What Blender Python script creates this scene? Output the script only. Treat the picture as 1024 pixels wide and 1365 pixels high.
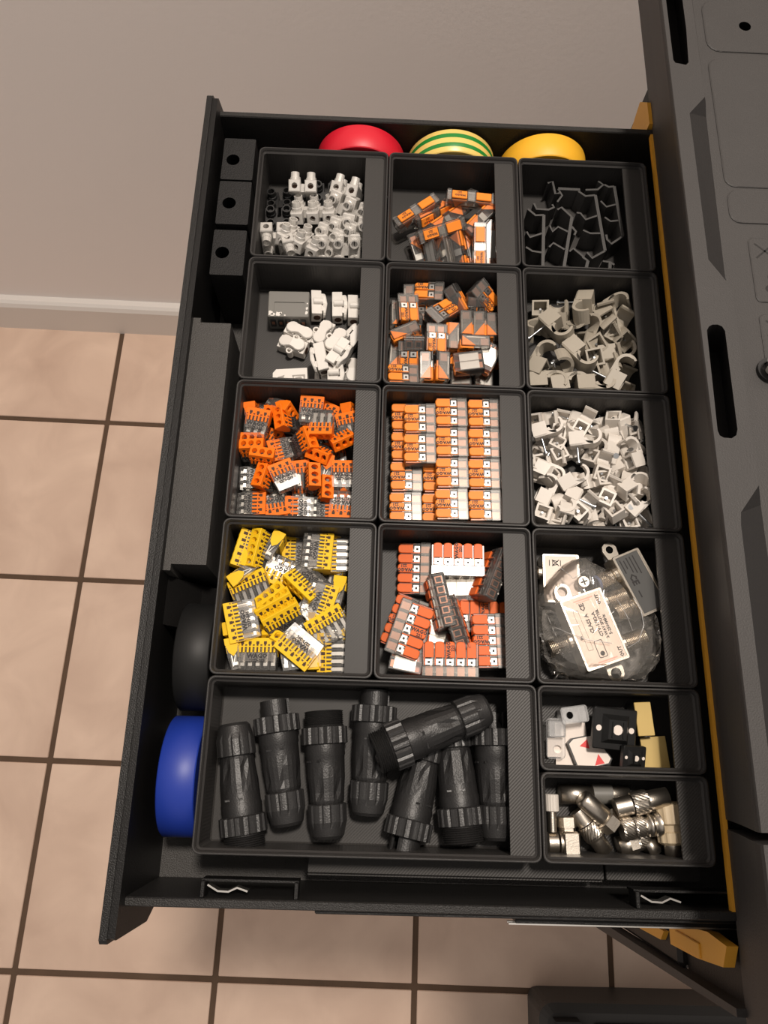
import bpy, math, random
from mathutils import Matrix, Vector, noise
from mathutils.geometry import tessellate_polygon
for o in list(bpy.data.objects): bpy.data.objects.remove(o)
SC = bpy.context.scene
COL = SC.collection
MM = 0.001
FLOOR = -900.0                 # mm below the rim plane of the bins; world z = (z + 900) mm
def W(x, y, z): return Vector((x*MM, y*MM, (z-FLOOR)*MM))

# ------------------------------------------------------------------ camera
cam = bpy.data.cameras.new('camera'); cam.sensor_fit = 'HORIZONTAL'; cam.sensor_width = 36
cam.lens = 36*995.13/1024; cam.clip_start = .01; cam.clip_end = 20
co = bpy.data.objects.new('camera', cam); COL.objects.link(co)
co.matrix_world = Matrix.Translation(W(80.306, 47.576, 388.56)) @ (
    Matrix.Rotation(-.0553, 4, 'Z') @ Matrix.Rotation(.3147, 4, 'X') @ Matrix.Rotation(.0863, 4, 'Z'))
SC.camera = co
# ------------------------------------------------------------------ light
w = bpy.data.worlds.new('world'); SC.world = w; w.use_nodes = True
w.node_tree.nodes['Background'].inputs[0].default_value = (1.0, .91, .84, 1)
w.node_tree.nodes['Background'].inputs[1].default_value = .41
L = bpy.data.lights.new('ceiling_lamp', 'AREA'); L.shape = 'DISK'; L.size = .22
L.energy = 42; L.color = (1.0, .90, .80)
lo = bpy.data.objects.new('ceiling_lamp', L); COL.objects.link(lo); lo.location = W(300, 540, 2000)
SC.view_settings.view_transform = 'Standard'; SC.view_settings.look = 'None'
SC.view_settings.gamma = 1; SC.view_settings.use_curve_mapping = False
SC.view_settings.exposure = 0.0
SC.cycles.transparent_max_bounces = 32

# ------------------------------------------------------------------ materials
def sr(r, g, b):
    f = lambda c: (c/255/12.92) if c/255 < .04045 else ((c/255+.055)/1.055)**2.4
    return (f(r), f(g), f(b), 1)
def mat(name, col, rough=.5, metal=0, bump=0, bscale=900, vary=0, vscale=40, spec=.5, trans=0, coat=0):
    m = bpy.data.materials.new(name); m.use_nodes = True
    nt = m.node_tree; b = nt.nodes['Principled BSDF']
    if len(col) == 3: col = (*col, 1)
    b.inputs['Base Color'].default_value = col
    b.inputs['Roughness'].default_value = rough; b.inputs['Metallic'].default_value = metal
    b.inputs['Specular IOR Level'].default_value = spec
    if coat: b.inputs['Coat Weight'].default_value = coat; b.inputs['Coat Roughness'].default_value = .15
    tc = nt.nodes.new('ShaderNodeTexCoord')
    if vary:
        n = nt.nodes.new('ShaderNodeTexNoise'); n.inputs['Scale'].default_value = vscale; n.inputs['Detail'].default_value = 4
        nt.links.new(tc.outputs['Object'], n.inputs['Vector'])
        mx = nt.nodes.new('ShaderNodeMix'); mx.data_type = 'RGBA'
        mx.inputs[6].default_value = tuple(c*(1-vary) for c in col[:3])+(1,)
        mx.inputs[7].default_value = tuple(min(1, c*(1+vary)) for c in col[:3])+(1,)
        nt.links.new(n.outputs['Fac'], mx.inputs[0]); nt.links.new(mx.outputs[2], b.inputs['Base Color'])
    if bump:
        n = nt.nodes.new('ShaderNodeTexNoise'); n.inputs['Scale'].default_value = bscale; n.inputs['Detail'].default_value = 3
        nt.links.new(tc.outputs['Object'], n.inputs['Vector'])
        bp_ = nt.nodes.new('ShaderNodeBump'); bp_.inputs['Strength'].default_value = bump; bp_.inputs['Distance'].default_value = .0006
        nt.links.new(n.outputs['Fac'], bp_.inputs['Height']); nt.links.new(bp_.outputs['Normal'], b.inputs['Normal'])
    return m
def clearmat(name, tint, dens, rough, glossy=1.0, body=(.8, .78, .75)):
    """thin clear plastic: see-through, a little milky body, fresnel gloss"""
    m = bpy.data.materials.new(name); m.use_nodes = True; nt = m.node_tree; nt.nodes.clear()
    N = nt.nodes.new; out = N('ShaderNodeOutputMaterial')
    tr = N('ShaderNodeBsdfTransparent'); tr.inputs[0].default_value = (*tint, 1)
    df = N('ShaderNodeBsdfDiffuse'); df.inputs[0].default_value = (*body, 1)
    gl = N('ShaderNodeBsdfGlossy'); gl.inputs['Roughness'].default_value = rough; gl.inputs[0].default_value = (glossy,)*3+(1,)
    m1 = N('ShaderNodeMixShader'); m1.inputs[0].default_value = dens
    nt.links.new(tr.outputs[0], m1.inputs[1]); nt.links.new(df.outputs[0], m1.inputs[2])
    fr = N('ShaderNodeFresnel'); fr.inputs[0].default_value = 1.5
    m2 = N('ShaderNodeMixShader'); nt.links.new(fr.outputs[0], m2.inputs[0])
    nt.links.new(m1.outputs[0], m2.inputs[1]); nt.links.new(gl.outputs[0], m2.inputs[2])
    nt.links.new(m2.outputs[0], out.inputs[0])
    return m
def printed(name, col, rough, scale=2600, strength=.16, ang=.78):
    """3D-printed plastic: fine parallel lines"""
    m = mat(name, col, rough); nt = m.node_tree; b = nt.nodes['Principled BSDF']
    tc = nt.nodes.new('ShaderNodeTexCoord'); mp = nt.nodes.new('ShaderNodeMapping')
    mp.inputs['Rotation'].default_value = (0, 0, ang)
    wv = nt.nodes.new('ShaderNodeTexWave'); wv.inputs['Scale'].default_value = scale/10; wv.inputs['Distortion'].default_value = .3
    nt.links.new(tc.outputs['Object'], mp.inputs[0]); nt.links.new(mp.outputs[0], wv.inputs['Vector'])
    bp_ = nt.nodes.new('ShaderNodeBump'); bp_.inputs['Strength'].default_value = strength; bp_.inputs['Distance'].default_value = .0004
    nt.links.new(wv.outputs['Fac'], bp_.inputs['Height']); nt.links.new(bp_.outputs['Normal'], b.inputs['Normal'])
    return m
M = {}
M['drawer'] = mat('drawer black plastic', (.009, .0085, .0082), .4, bump=.3, bscale=1500, spec=.25)
M['drawer_grain'] = mat('grained black plastic', (.052, .049, .046), .45, bump=.7, bscale=1500, spec=.3)
M['panel_edge'] = mat('panel edge', (.020, .019, .018), .42, bump=.7, bscale=1500, spec=.3)
M['front'] = mat('front panel plastic', (.011, .0105, .010), .36, bump=.5, bscale=1600, spec=.3)
M['bin'] = printed('printed bin plastic', (.042, .0395, .0375), .45)
M['bin'].node_tree.nodes['Principled BSDF'].inputs['Specular IOR Level'].default_value = .25
M['rim'] = mat('printed rim', (.032, .030, .029), .45, bump=.2, bscale=1500, spec=.3)
M['lid'] = mat('grey lid plastic', (.050, .047, .0455), .55, bump=.3, bscale=1300, vary=.08, vscale=30, spec=.3)
M['lid_dark'] = mat('dark lid plastic', (.022, .0205, .020), .5, bump=.3, bscale=1300, spec=.25)
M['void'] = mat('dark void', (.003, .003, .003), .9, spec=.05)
M['yellow_trim'] = mat('yellow trolley plastic', sr(222, 160, 52), .45)
M['foam'] = mat('speckled block', (.013, .0125, .0125), .6, bump=.8, bscale=1300, spec=.3)
M['clear'] = clearmat('clear plastic', (.95, .94, .92), .05, .26, .7)
M['clear2'] = clearmat('clear tinted plastic', (.88, .86, .84), .08, .3, .5)
M['bag'] = clearmat('bag film', (.96, .95, .94), .11, .07, body=(.9, .86, .8))
M['milky'] = clearmat('milky plastic', (.94, .94, .93), .60, .3, body=(.80, .765, .715))
M['frost'] = clearmat('frosted clear plastic', (.95, .95, .95), .22, .25, body=(.85, .85, .85))
M['orange'] = mat('orange lever', sr(240, 138, 48), .45, spec=.22)
M['red_orange'] = mat('deep orange lever', sr(222, 104, 46), .45, spec=.22)
M['orange2'] = mat('orange connector', sr(238, 116, 20), .5, spec=.2)
M['yellow'] = mat('yellow connector', sr(232, 188, 32), .5, spec=.2)
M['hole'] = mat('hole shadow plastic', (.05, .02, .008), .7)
M['steel'] = mat('bright steel', (.50, .485, .46), .36, 1)
M['nail'] = mat('zinc nail', (.5, .52, .54), .3, 1)
M['nickel'] = mat('nickel plated brass', (.60, .545, .47), .34, 1, bump=.1, bscale=1500)
M['copper'] = mat('copper clamp', (.35, .16, .10), .4, .6)
M['ink'] = mat('black ink', (.012, .01, .01), .6)
M['red_ink'] = mat('red ink', sr(225, 70, 70), .6)
M['pink_ink'] = mat('pink ink', sr(240, 180, 165), .6)
M['white'] = mat('white plastic', sr(212, 205, 196), .45)
M['white2'] = mat('white terminal plastic', sr(216, 211, 204), .48)
M['greyclip'] = mat('grey plastic', sr(160, 152, 138), .5)
M['greybox'] = mat('grey terminal box', sr(112, 110, 105), .45)
M['darkplug'] = mat('black connector plastic', (.014, .0135, .0135), .42, bump=.25, bscale=1200)
M['darkplug2'] = mat('black ring plastic', (.021, .0205, .0205), .38, bump=.25, bscale=1200)
M['clipblack'] = mat('dark grey clip plastic', (.06, .058, .056), .4)
M['blackgloss'] = mat('black nylon', (.012, .012, .012), .38)
M['tan'] = mat('tan adhesive foam', sr(196, 168, 100), .6)
M['beige'] = mat('beige plastic', sr(196, 178, 148), .5)
M['paper'] = mat('white backing paper', sr(236, 224, 214), .6)
M['label'] = mat('pinkish label', sr(238, 220, 206), .5)
M['silverlabel'] = mat('silver label', (.085, .085, .083), .4, .2)
M['tape_red'] = mat('red tape', sr(206, 26, 46), .45)
M['tape_yellow'] = mat('yellow tape', sr(238, 178, 46), .5)
M['tape_blue'] = mat('blue tape', sr(26, 52, 146), .45)
M['tape_black'] = mat('black tape', (.010, .010, .010), .5, spec=.3)
M['core'] = mat('cardboard core', sr(70, 60, 52), .8)
M['grout'] = mat('grout', sr(92, 72, 56), .9, bump=.5, bscale=400, vary=.25, vscale=30)
M['wall'] = mat('wall paint', (.86, .80, .765), .85, bump=.25, bscale=160, vary=.02, vscale=6)
M['baseboard'] = mat('painted baseboard', sr(222, 216, 210), .5)
M['bluecap'] = mat('blue grey cap', sr(90, 100, 130), .5)
# floor tile: mottled beige, tone differs per tile
m = mat('floor tile', sr(205, 172, 150), .4, bump=.12, bscale=120); M['tile'] = m
nt = m.node_tree; b = nt.nodes['Principled BSDF']; tc = nt.nodes.new('ShaderNodeTexCoord')
n = nt.nodes.new('ShaderNodeTexNoise'); n.inputs['Scale'].default_value = 9; n.inputs['Detail'].default_value = 6; n.inputs['Distortion'].default_value = .5
oi = nt.nodes.new('ShaderNodeObjectInfo'); va = nt.nodes.new('ShaderNodeVectorMath'); va.operation = 'ADD'
nt.links.new(tc.outputs['Object'], va.inputs[0]); nt.links.new(oi.outputs['Random'], va.inputs[1])
nt.links.new(va.outputs[0], n.inputs['Vector'])
cr = nt.nodes.new('ShaderNodeValToRGB'); cr.color_ramp.elements[0].position = .25; cr.color_ramp.elements[1].position = .75
cr.color_ramp.elements[0].color = (.58,.41,.315,1); cr.color_ramp.elements[1].color = (.80,.60,.47,1)
nt.links.new(n.outputs['Fac'], cr.inputs[0]); nt.links.new(cr.outputs[0], b.inputs['Base Color'])
# striped earth tape
m = mat('green yellow tape', (1, 1, 1), .35); M['tape_stripe'] = m
nt = m.node_tree; b = nt.nodes['Principled BSDF']; tc = nt.nodes.new('ShaderNodeTexCoord')
sx = nt.nodes.new('ShaderNodeSeparateXYZ'); nt.links.new(tc.outputs['Object'], sx.inputs[0])
mr = nt.nodes.new('ShaderNodeMapRange'); mr.inputs[1].default_value = -.00925; mr.inputs[2].default_value = .00925
nt.links.new(sx.outputs['X'], mr.inputs[0])
cr = nt.nodes.new('ShaderNodeValToRGB'); cr.color_ramp.interpolation = 'CONSTANT'
Y_, G_ = sr(232, 200, 110), sr(36, 130, 52)
cr.color_ramp.elements[0].color = Y_; cr.color_ramp.elements[0].position = 0
cr.color_ramp.elements[1].position = .22; cr.color_ramp.elements[1].color = G_
for p_, c_ in ((.40, Y_), (.62, G_), (.80, Y_)):
    e = cr.color_ramp.elements.new(p_); e.color = c_
nt.links.new(mr.outputs[0], cr.inputs[0]); nt.links.new(cr.outputs[0], b.inputs['Base Color'])

# ------------------------------------------------------------------ mesh builder (millimetres)
class MB:
    def __init__(s): s.v = []; s.f = []; s.m = []; s.sm = []; s.names = []; s.T = Matrix()
    def mi(s, m):
        if m not in s.names: s.names.append(m)
        return s.names.index(m)
    def add(s, vs, fs, m, smooth=False):
        o = len(s.v); k = s.mi(m)
        s.v += [s.T @ Vector(v) for v in vs]
        for f in fs: s.f.append([i+o for i in f]); s.m.append(k); s.sm.append(smooth)
        return s
    def box(s, x0, x1, y0, y1, z0, z1, m, c=0):
        if c <= 0:
            v = [(x, y, z) for z in (z0, z1) for x, y in ((x0, y0), (x1, y0), (x1, y1), (x0, y1))]
            return s.add(v, [(3, 2, 1, 0), (4, 5, 6, 7), (0, 1, 5, 4), (1, 2, 6, 5), (2, 3, 7, 6), (3, 0, 4, 7)], m)
        r = lambda i: [(x0+i, y0+c), (x0+c, y0+i), (x1-c, y0+i), (x1-i, y0+c), (x1-i, y1-c), (x1-c, y1-i), (x0+c, y1-i), (x0+i, y1-c)] if i == 0 else \
            [(x0+i, y0+c), (x0+c, y0+i), (x1-c, y0+i), (x1-i, y0+c), (x1-i, y1-c), (x1-c, y1-i), (x0+c, y1-i), (x0+i, y1-c)]
        lo = [[(x, y, z0) for x, y in r(c*.7)], [(x, y, z0+c) for x, y in r(0)], [(x, y, z1-c) for x, y in r(0)], [(x, y, z1) for x, y in r(c*.7)]]
        return s.loft(lo, m, cap=True)
    def loft(s, loops, m, cap=False, closed=True, smooth=False):
        n = len(loops[0]); v = [p for l in loops for p in l]; f = []
        for i in range(len(loops)-1):
            for j in range(n if closed else n-1):
                a, b = i*n+j, i*n+(j+1) % n
                f.append((a, b, b+n, a+n))
        s.add(v, f, m, smooth)
        if cap:
            s.add(loops[0], [tuple(range(n))[::-1]], m); s.add(loops[-1], [tuple(range(n))], m)
        return s
    def prism(s, poly, z0, z1, m, smooth=False, ax='z'):
        if sum(poly[i][0]*poly[(i+1) % len(poly)][1]-poly[(i+1) % len(poly)][0]*poly[i][1] for i in range(len(poly))) < 0: poly = poly[::-1]
        def P(a, b, c): return (a, b, c) if ax == 'z' else ((a, -c, b) if ax == 'y' else (c, a, b))
        n = len(poly); lo = [P(x, y, z0) for x, y in poly]; hi = [P(x, y, z1) for x, y in poly]
        s.loft([lo, hi], m, smooth=smooth)
        tri = tessellate_polygon([[Vector((x, y, 0)) for x, y in poly]])
        def up(t):
            a, b, c = (poly[i] for i in t)
            return t if (b[0]-a[0])*(c[1]-a[1])-(b[1]-a[1])*(c[0]-a[0]) > 0 else t[::-1]
        tri = [up(tuple(t)) for t in tri]
        s.add(hi, tri, m); s.add(lo, [t[::-1] for t in tri], m)
        return s
    def plate(s, outer, holes, z, m):
        """flat polygon with holes, facing up"""
        pl = [[Vector((x, y, 0)) for x, y in outer]]+[[Vector((x, y, 0)) for x, y in h] for h in holes]
        flat = [p for l in pl for p in l]; fs = []
        for t in tessellate_polygon(pl):
            a, b, c = (flat[i] for i in t)
            k = (b.x-a.x)*(c.y-a.y)-(b.y-a.y)*(c.x-a.x)
            if abs(k) > 1e-9: fs.append(tuple(t) if k > 0 else tuple(t)[::-1])
        return s.add([(p.x, p.y, z) for p in flat], fs, m)
    def recess(s, hole, z, depth, m, mb=None, dx=0):
        s.loft([[(x, y, z) for x, y in hole[::-1]], [(x+dx, y, z-depth) for x, y in hole[::-1]]], m)
        return s.plate([(x+dx, y) for x, y in hole], [], z-depth, mb or m)
    def lathe(s, prof, n, m, smooth=True, mod=None, cap=True):
        """profile [(x, r)] about the x axis; mod(i, k) scales the radius of ring i at angle index k"""
        lo = []
        for i, (x, r) in enumerate(prof):
            lo.append([(x, (r*(mod(i, k) if mod else 1))*math.cos(2*math.pi*k/n), (r*(mod(i, k) if mod else 1))*math.sin(2*math.pi*k/n)) for k in range(n)])
        return s.loft(lo, m, cap=cap, smooth=smooth)
    def cyl(s, a, b, r, m, n=10, r2=None, smooth=True, cap=True):
        a, b = Vector(a), Vector(b); d = (b-a).normalized()
        u = d.orthogonal().normalized(); w_ = d.cross(u); r2 = r if r2 is None else r2
        L_ = [[p+(u*math.cos(2*math.pi*k/n)+w_*math.sin(2*math.pi*k/n))*q for k in range(n)] for p, q in ((a, r), (b, r2))]
        return s.loft([[tuple(x) for x in l] for l in L_], m, cap=cap, smooth=smooth)
    def tube(s, pts, r, m, n=6):
        pts = [Vector(p) for p in pts]; lo = []
        for i, p in enumerate(pts):
            d = (pts[min(i+1, len(pts)-1)]-pts[max(i-1, 0)]).normalized()
            u = d.orthogonal().normalized() if i == 0 else (u-d*u.dot(d)).normalized(); w_ = d.cross(u)
            lo.append([tuple(p+(u*math.cos(2*math.pi*k/n)+w_*math.sin(2*math.pi*k/n))*r) for k in range(n)])
        return s.loft(lo, m, cap=True, smooth=True)
    def pocket(s, yc, zc, hw, hh, x, depth, m, mb, n=8, sq=False):
        """one cell of a face looking along +x with a hole sunk into it"""
        O = [(hw, 0), (hw, hh), (0, hh), (-hw, hh), (-hw, 0), (-hw, -hh), (0, -hh), (hw, -hh)]
        k = .76
        I = [(a*k, b*k) for a, b in O] if sq else [(hw*.74*math.cos(i*math.pi/4), hh*.74*math.sin(i*math.pi/4)) for i in range(8)]
        lo = [[(x, yc+a, zc+b) for a, b in O], [(x, yc+a, zc+b) for a, b in I], [(x-depth, yc+a*.7, zc+b*.7) for a, b in I]]
        s.loft(lo, m); s.add(lo[2], [tuple(range(8))], mb)
        return s
    def ribbon(s, pts, w_, z0, z1, m):
        """a bent strip of width w_ seen from above, standing from z0 to z1"""
        pts = [Vector((x, y)) for x, y in pts]; Lp, Rp = [], []
        for i, p in enumerate(pts):
            d = (pts[min(i+1, len(pts)-1)]-pts[max(i-1, 0)]).normalized(); nrm = Vector((-d.y, d.x))*w_/2
            Lp.append(p+nrm); Rp.append(p-nrm)
        lo = [[(a.x, a.y, z1), (b.x, b.y, z1), (b.x, b.y, z0), (a.x, a.y, z0)] for a, b in zip(Lp, Rp)]
        return s.loft(lo, m, cap=True)
    def text(s, txt, size, origin, right, up, m, align='CENTER'):
        """flat lettering: origin at the middle of the line"""
        vs, fs = glyphs(txt)
        xs = [v[0] for v in vs]; ys = [v[1] for v in vs]; cx = (min(xs)+max(xs))/2; cy = .35
        o, r_, u_ = Vector(origin), Vector(right).normalized(), Vector(up).normalized()
        return s.add([tuple(o+r_*(v[0]-cx)*size+u_*(v[1]-cy)*size) for v in vs], fs, m)
    def mesh(s, name):
        me = bpy.data.meshes.new(name)
        me.from_pydata([tuple(v*MM) for v in s.v], [], s.f)
        for k in s.names: me.materials.append(M[k])
        me.polygons.foreach_set('material_index', s.m); me.polygons.foreach_set('use_smooth', s.sm)
        me.update(); return me
_G = {}
def glyphs(t):
    if t not in _G:
        c = bpy.data.curves.new('text', 'FONT'); c.body = t; c.size = 1; c.resolution_u = 1; c.offset = .045
        o = bpy.data.objects.new('text', c); COL.objects.link(o)
        me = bpy.data.meshes.new_from_object(o.evaluated_get(bpy.context.evaluated_depsgraph_get()))
        _G[t] = ([tuple(v.co) for v in me.vertices], [tuple(p.vertices) for p in me.polygons])
        bpy.data.objects.remove(o); bpy.data.curves.remove(c); bpy.data.meshes.remove(me)
    return _G[t]
def rrect(x0, x1, y0, y1, r, n=4):
    P = []
    for cx, cy, a in ((x1-r, y1-r, 0), (x0+r, y1-r, 90), (x0+r, y0+r, 180), (x1-r, y0+r, 270)):
        for k in range(n+1):
            t = math.radians(a+90*k/n); P.append((cx+r*math.cos(t), cy+r*math.sin(t)))
    return P
def circle(cx, cy, r, n=16): return [(cx+r*math.cos(2*math.pi*k/n), cy+r*math.sin(2*math.pi*k/n)) for k in range(n)]

# ------------------------------------------------------------------ objects
def obj(name, mb, parent=None):
    me = mb.mesh(name) if isinstance(mb, MB) else mb
    o = bpy.data.objects.new(name, me); COL.objects.link(o)
    if parent: o.parent = parent
    return o
def tag(o, label, cat, group=None):
    o['label'] = label; o['category'] = cat
    if group: o['group'] = group
    return o
def thing(name, label, cat, loc=(0, 0, 0), rot=None, group=None):
    o = bpy.data.objects.new(name, None); COL.objects.link(o); o.empty_display_size = .01
    o.location = W(*loc)
    if rot is not None: o.rotation_mode = 'QUATERNION'; o.rotation_quaternion = rot.to_quaternion()
    return tag(o, label, cat, group)
def struct(name, mb, parent=None):
    o = obj(name, mb, parent)
    if not parent: o['kind'] = 'structure'; o.location = W(0, 0, 0)
    return o
def orient(yaw, pitch=0, roll=0):
    return (Matrix.Rotation(math.radians(yaw), 3, 'Z') @ Matrix.Rotation(-math.radians(pitch), 3, 'Y') @ Matrix.Rotation(math.radians(roll), 3, 'X'))
def dup(proto, loc, rot, label, cat, name=None, group=None):
    """a copy of a thing with copies of its parts and sub-parts (shared mesh data)"""
    r = proto.copy(); COL.objects.link(r); r.location = W(*loc)
    r.rotation_mode = 'QUATERNION'; r.rotation_quaternion = rot.to_quaternion(); tag(r, label, cat, group)
    for ch in proto.children:
        c = ch.copy(); COL.objects.link(c); c.parent = r
        for g in ch.children:
            d = g.copy(); COL.objects.link(d); d.parent = c
    return r
def drop_proto(p):
    for ch in list(p.children):
        for g in list(ch.children): bpy.data.objects.remove(g)
        bpy.data.objects.remove(ch)
    bpy.data.objects.remove(p)

# ------------------------------------------------------------------ structure: floor, wall, baseboard
fa = math.radians(-.75)
fx = Matrix.Rotation(fa, 4, 'Z')
mb = MB(); mb.T = fx; mb.box(-1500, 1500, -1500, 827, FLOOR-12, FLOOR-2.5, 'grout')
floor = struct('floor', mb)
p0 = fx.inverted() @ Vector((-426.5, 23.9, 0))         # a grout crossing seen in the photograph
tile_me = None
mb = MB(); mb.box(0, 291.5, 0, 291.5, -9, 0, 'tile', c=1.2); tile_me = mb.mesh('tile')
mb = MB(); mb.box(0, 291.5, 0, 197, -9, 0, 'tile', c=1.2); tile_cut = mb.mesh('tile')
for i in range(-3, 5):
    for j in range(-3, 3):
        o = bpy.data.objects.new('tile', tile_cut if j == 2 else tile_me); COL.objects.link(o); o.parent = floor
        p = fx @ Vector((p0.x+i*300+4.25, p0.y+j*300+4.25, 0))
        random.seed(i*17+j)
        o.location = Vector((p.x, p.y, FLOOR+random.uniform(-.25, .1)))*MM
        o.rotation_euler = (0, 0, fa)
mb = MB(); mb.T = fx; mb.box(-1500, 1500, 827, 920, FLOOR-12, 1560, 'wall'); struct('wall_back', mb)
mb = MB(); mb.T = fx
mb.prism([(808.5, FLOOR-2), (827, FLOOR-2), (827, FLOOR+85), (817, FLOOR+84), (812, FLOOR+80), (808.5, FLOOR+72)], -1500, 1500, 'baseboard', ax='x')
struct('baseboard_back', mb)
# ---- where each small piece lies: kind, x, y, z (mm), yaw, pitch, roll, label
PILES = {}
# clear orange push-in connectors
PILES['o3']=('clear orange push-in connectors',[
('push3',17.3,223.6,-26.4,66,-2,-6,'orange three-hole push-in connector, print facing up, third from left in the third row'),
('push3',45.3,228.8,-26.3,121,2,-7,'orange three-hole push-in connector, print facing up, fourth from left in the second row'),
('push3',57.3,216.2,-27.1,102,1,178,'orange three-hole push-in connector, clear underside up, rightmost in the third row'),
('push3',12.9,191.8,-26.5,13,-6,0,'orange three-hole push-in connector, print facing up, second from left in the fifth row'),
('push3',53.5,238.1,-20.7,65,-6,-1,'orange three-hole push-in connector, print facing up, fifth from left in the back row'),
('push3',35.1,210.8,-25.8,84,-6,173,'orange three-hole push-in connector, clear underside up, fourth from left in the fourth row'),
('push3',64.5,192.7,-23.5,-88,-1,95,'orange three-hole push-in connector, lying on its side, rightmost in the fifth row'),
('push3',11.8,241.5,-26.1,-178,-5,-4,'orange three-hole push-in connector, print facing up, leftmost in the back row'),
('push3',22.6,241.6,-20.2,-100,62,7,'orange three-hole push-in connector, holes facing up, second from left in the back row'),
('push3',66.2,239.1,-21.6,97,11,68,'orange three-hole push-in connector, lying on its side, rightmost in the back row'),
('push3',8.2,235.7,-19.0,99,7,83,'orange three-hole push-in connector, lying on its side, leftmost in the second row'),
('push3',9.8,219.4,-19.7,95,85,-3,'orange three-hole push-in connector, holes facing up, leftmost in the third row'),
('push3',65.8,230.9,-15.6,102,-5,174,'orange three-hole push-in connector, clear underside up, rightmost in the second row'),
('push3',11.6,198.3,-20.4,2,-3,5,'orange three-hole push-in connector, print facing up, leftmost in the fourth row'),
('push3',53.6,203.3,-20.0,84,-4,91,'orange three-hole push-in connector, lying on its side, sixth from left in the fourth row'),
('push3',40.9,190.6,-26.9,93,2,178,'orange three-hole push-in connector, clear underside up, fourth from left in the fifth row'),
('push3',39.1,181.2,-22.1,-178,1,-7,'orange three-hole push-in connector, print facing up, second from left in the front row'),
('push3',24.8,241.0,-17.2,-25,24,85,'orange three-hole push-in connector, lying on its side, third from left in the back row'),
('push3',42.9,240.0,-14.9,86,3,-1,'orange three-hole push-in connector, print facing up, fourth from left in the back row'),
('push3',58.1,239.5,-26.9,99,-3,1,'orange three-hole push-in connector, print facing up, sixth from left in the back row'),
('push3',12.1,229.4,-12.4,81,7,-3,'orange three-hole push-in connector, print facing up, second from left in the second row'),
('push3',28.9,234.0,-16.5,-172,54,3,'orange three-hole push-in connector, holes facing up, third from left in the second row'),
('push3',10.2,213.0,-16.9,95,71,1,'orange three-hole push-in connector, holes facing up, second from left in the third row'),
('push3',50.4,214.6,-16.5,-117,50,6,'orange three-hole push-in connector, holes facing up, sixth from left in the third row'),
('push3',60.1,224.5,-15.4,-60,33,-3,'orange three-hole push-in connector, print facing up, sixth from left in the second row'),
('push3',19.8,196.4,-16.6,171,62,-6,'orange three-hole push-in connector, holes facing up, third from left in the fifth row'),
('push3',30.0,196.9,-11.9,117,-1,4,'orange three-hole push-in connector, print facing up, third from left in the fourth row'),
('push3',52.4,191.6,-18.9,2,70,-0,'orange three-hole push-in connector, holes facing up, sixth from left in the fifth row'),
('push3',63.5,199.9,-15.3,93,-6,3,'orange three-hole push-in connector, print facing up, rightmost in the fourth row'),
('push3',11.7,182.4,-20.3,2,4,1,'orange three-hole push-in connector, print facing up, leftmost in the fifth row'),
('push3',25.4,183.5,-21.9,-77,5,-3,'orange three-hole push-in connector, print facing up, leftmost in the front row'),
('push3',53.2,181.4,-21.2,2,3,2,'orange three-hole push-in connector, print facing up, third from left in the front row'),
('push3',63.4,181.8,-15.5,-92,1,-1,'orange three-hole push-in connector, print facing up, rightmost in the front row'),
('push3',49.9,229.7,-9.9,-92,5,187,'orange three-hole push-in connector, clear underside up, fifth from left in the second row'),
('push3',27.3,216.6,-20.8,-161,5,3,'orange three-hole push-in connector, print facing up, fourth from left in the third row'),
('push3',39.3,218.6,-13.9,19,49,3,'orange three-hole push-in connector, holes facing up, fifth from left in the third row'),
('push3',16.5,207.0,-14.2,77,72,8,'orange three-hole push-in connector, holes facing up, second from left in the fourth row'),
('push3',37.6,200.7,-19.9,98,5,177,'orange three-hole push-in connector, clear underside up, fifth from left in the fourth row'),
('push3',45.4,196.9,-14.1,2,73,3,'orange three-hole push-in connector, holes facing up, fifth from left in the fifth row'),
])
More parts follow.
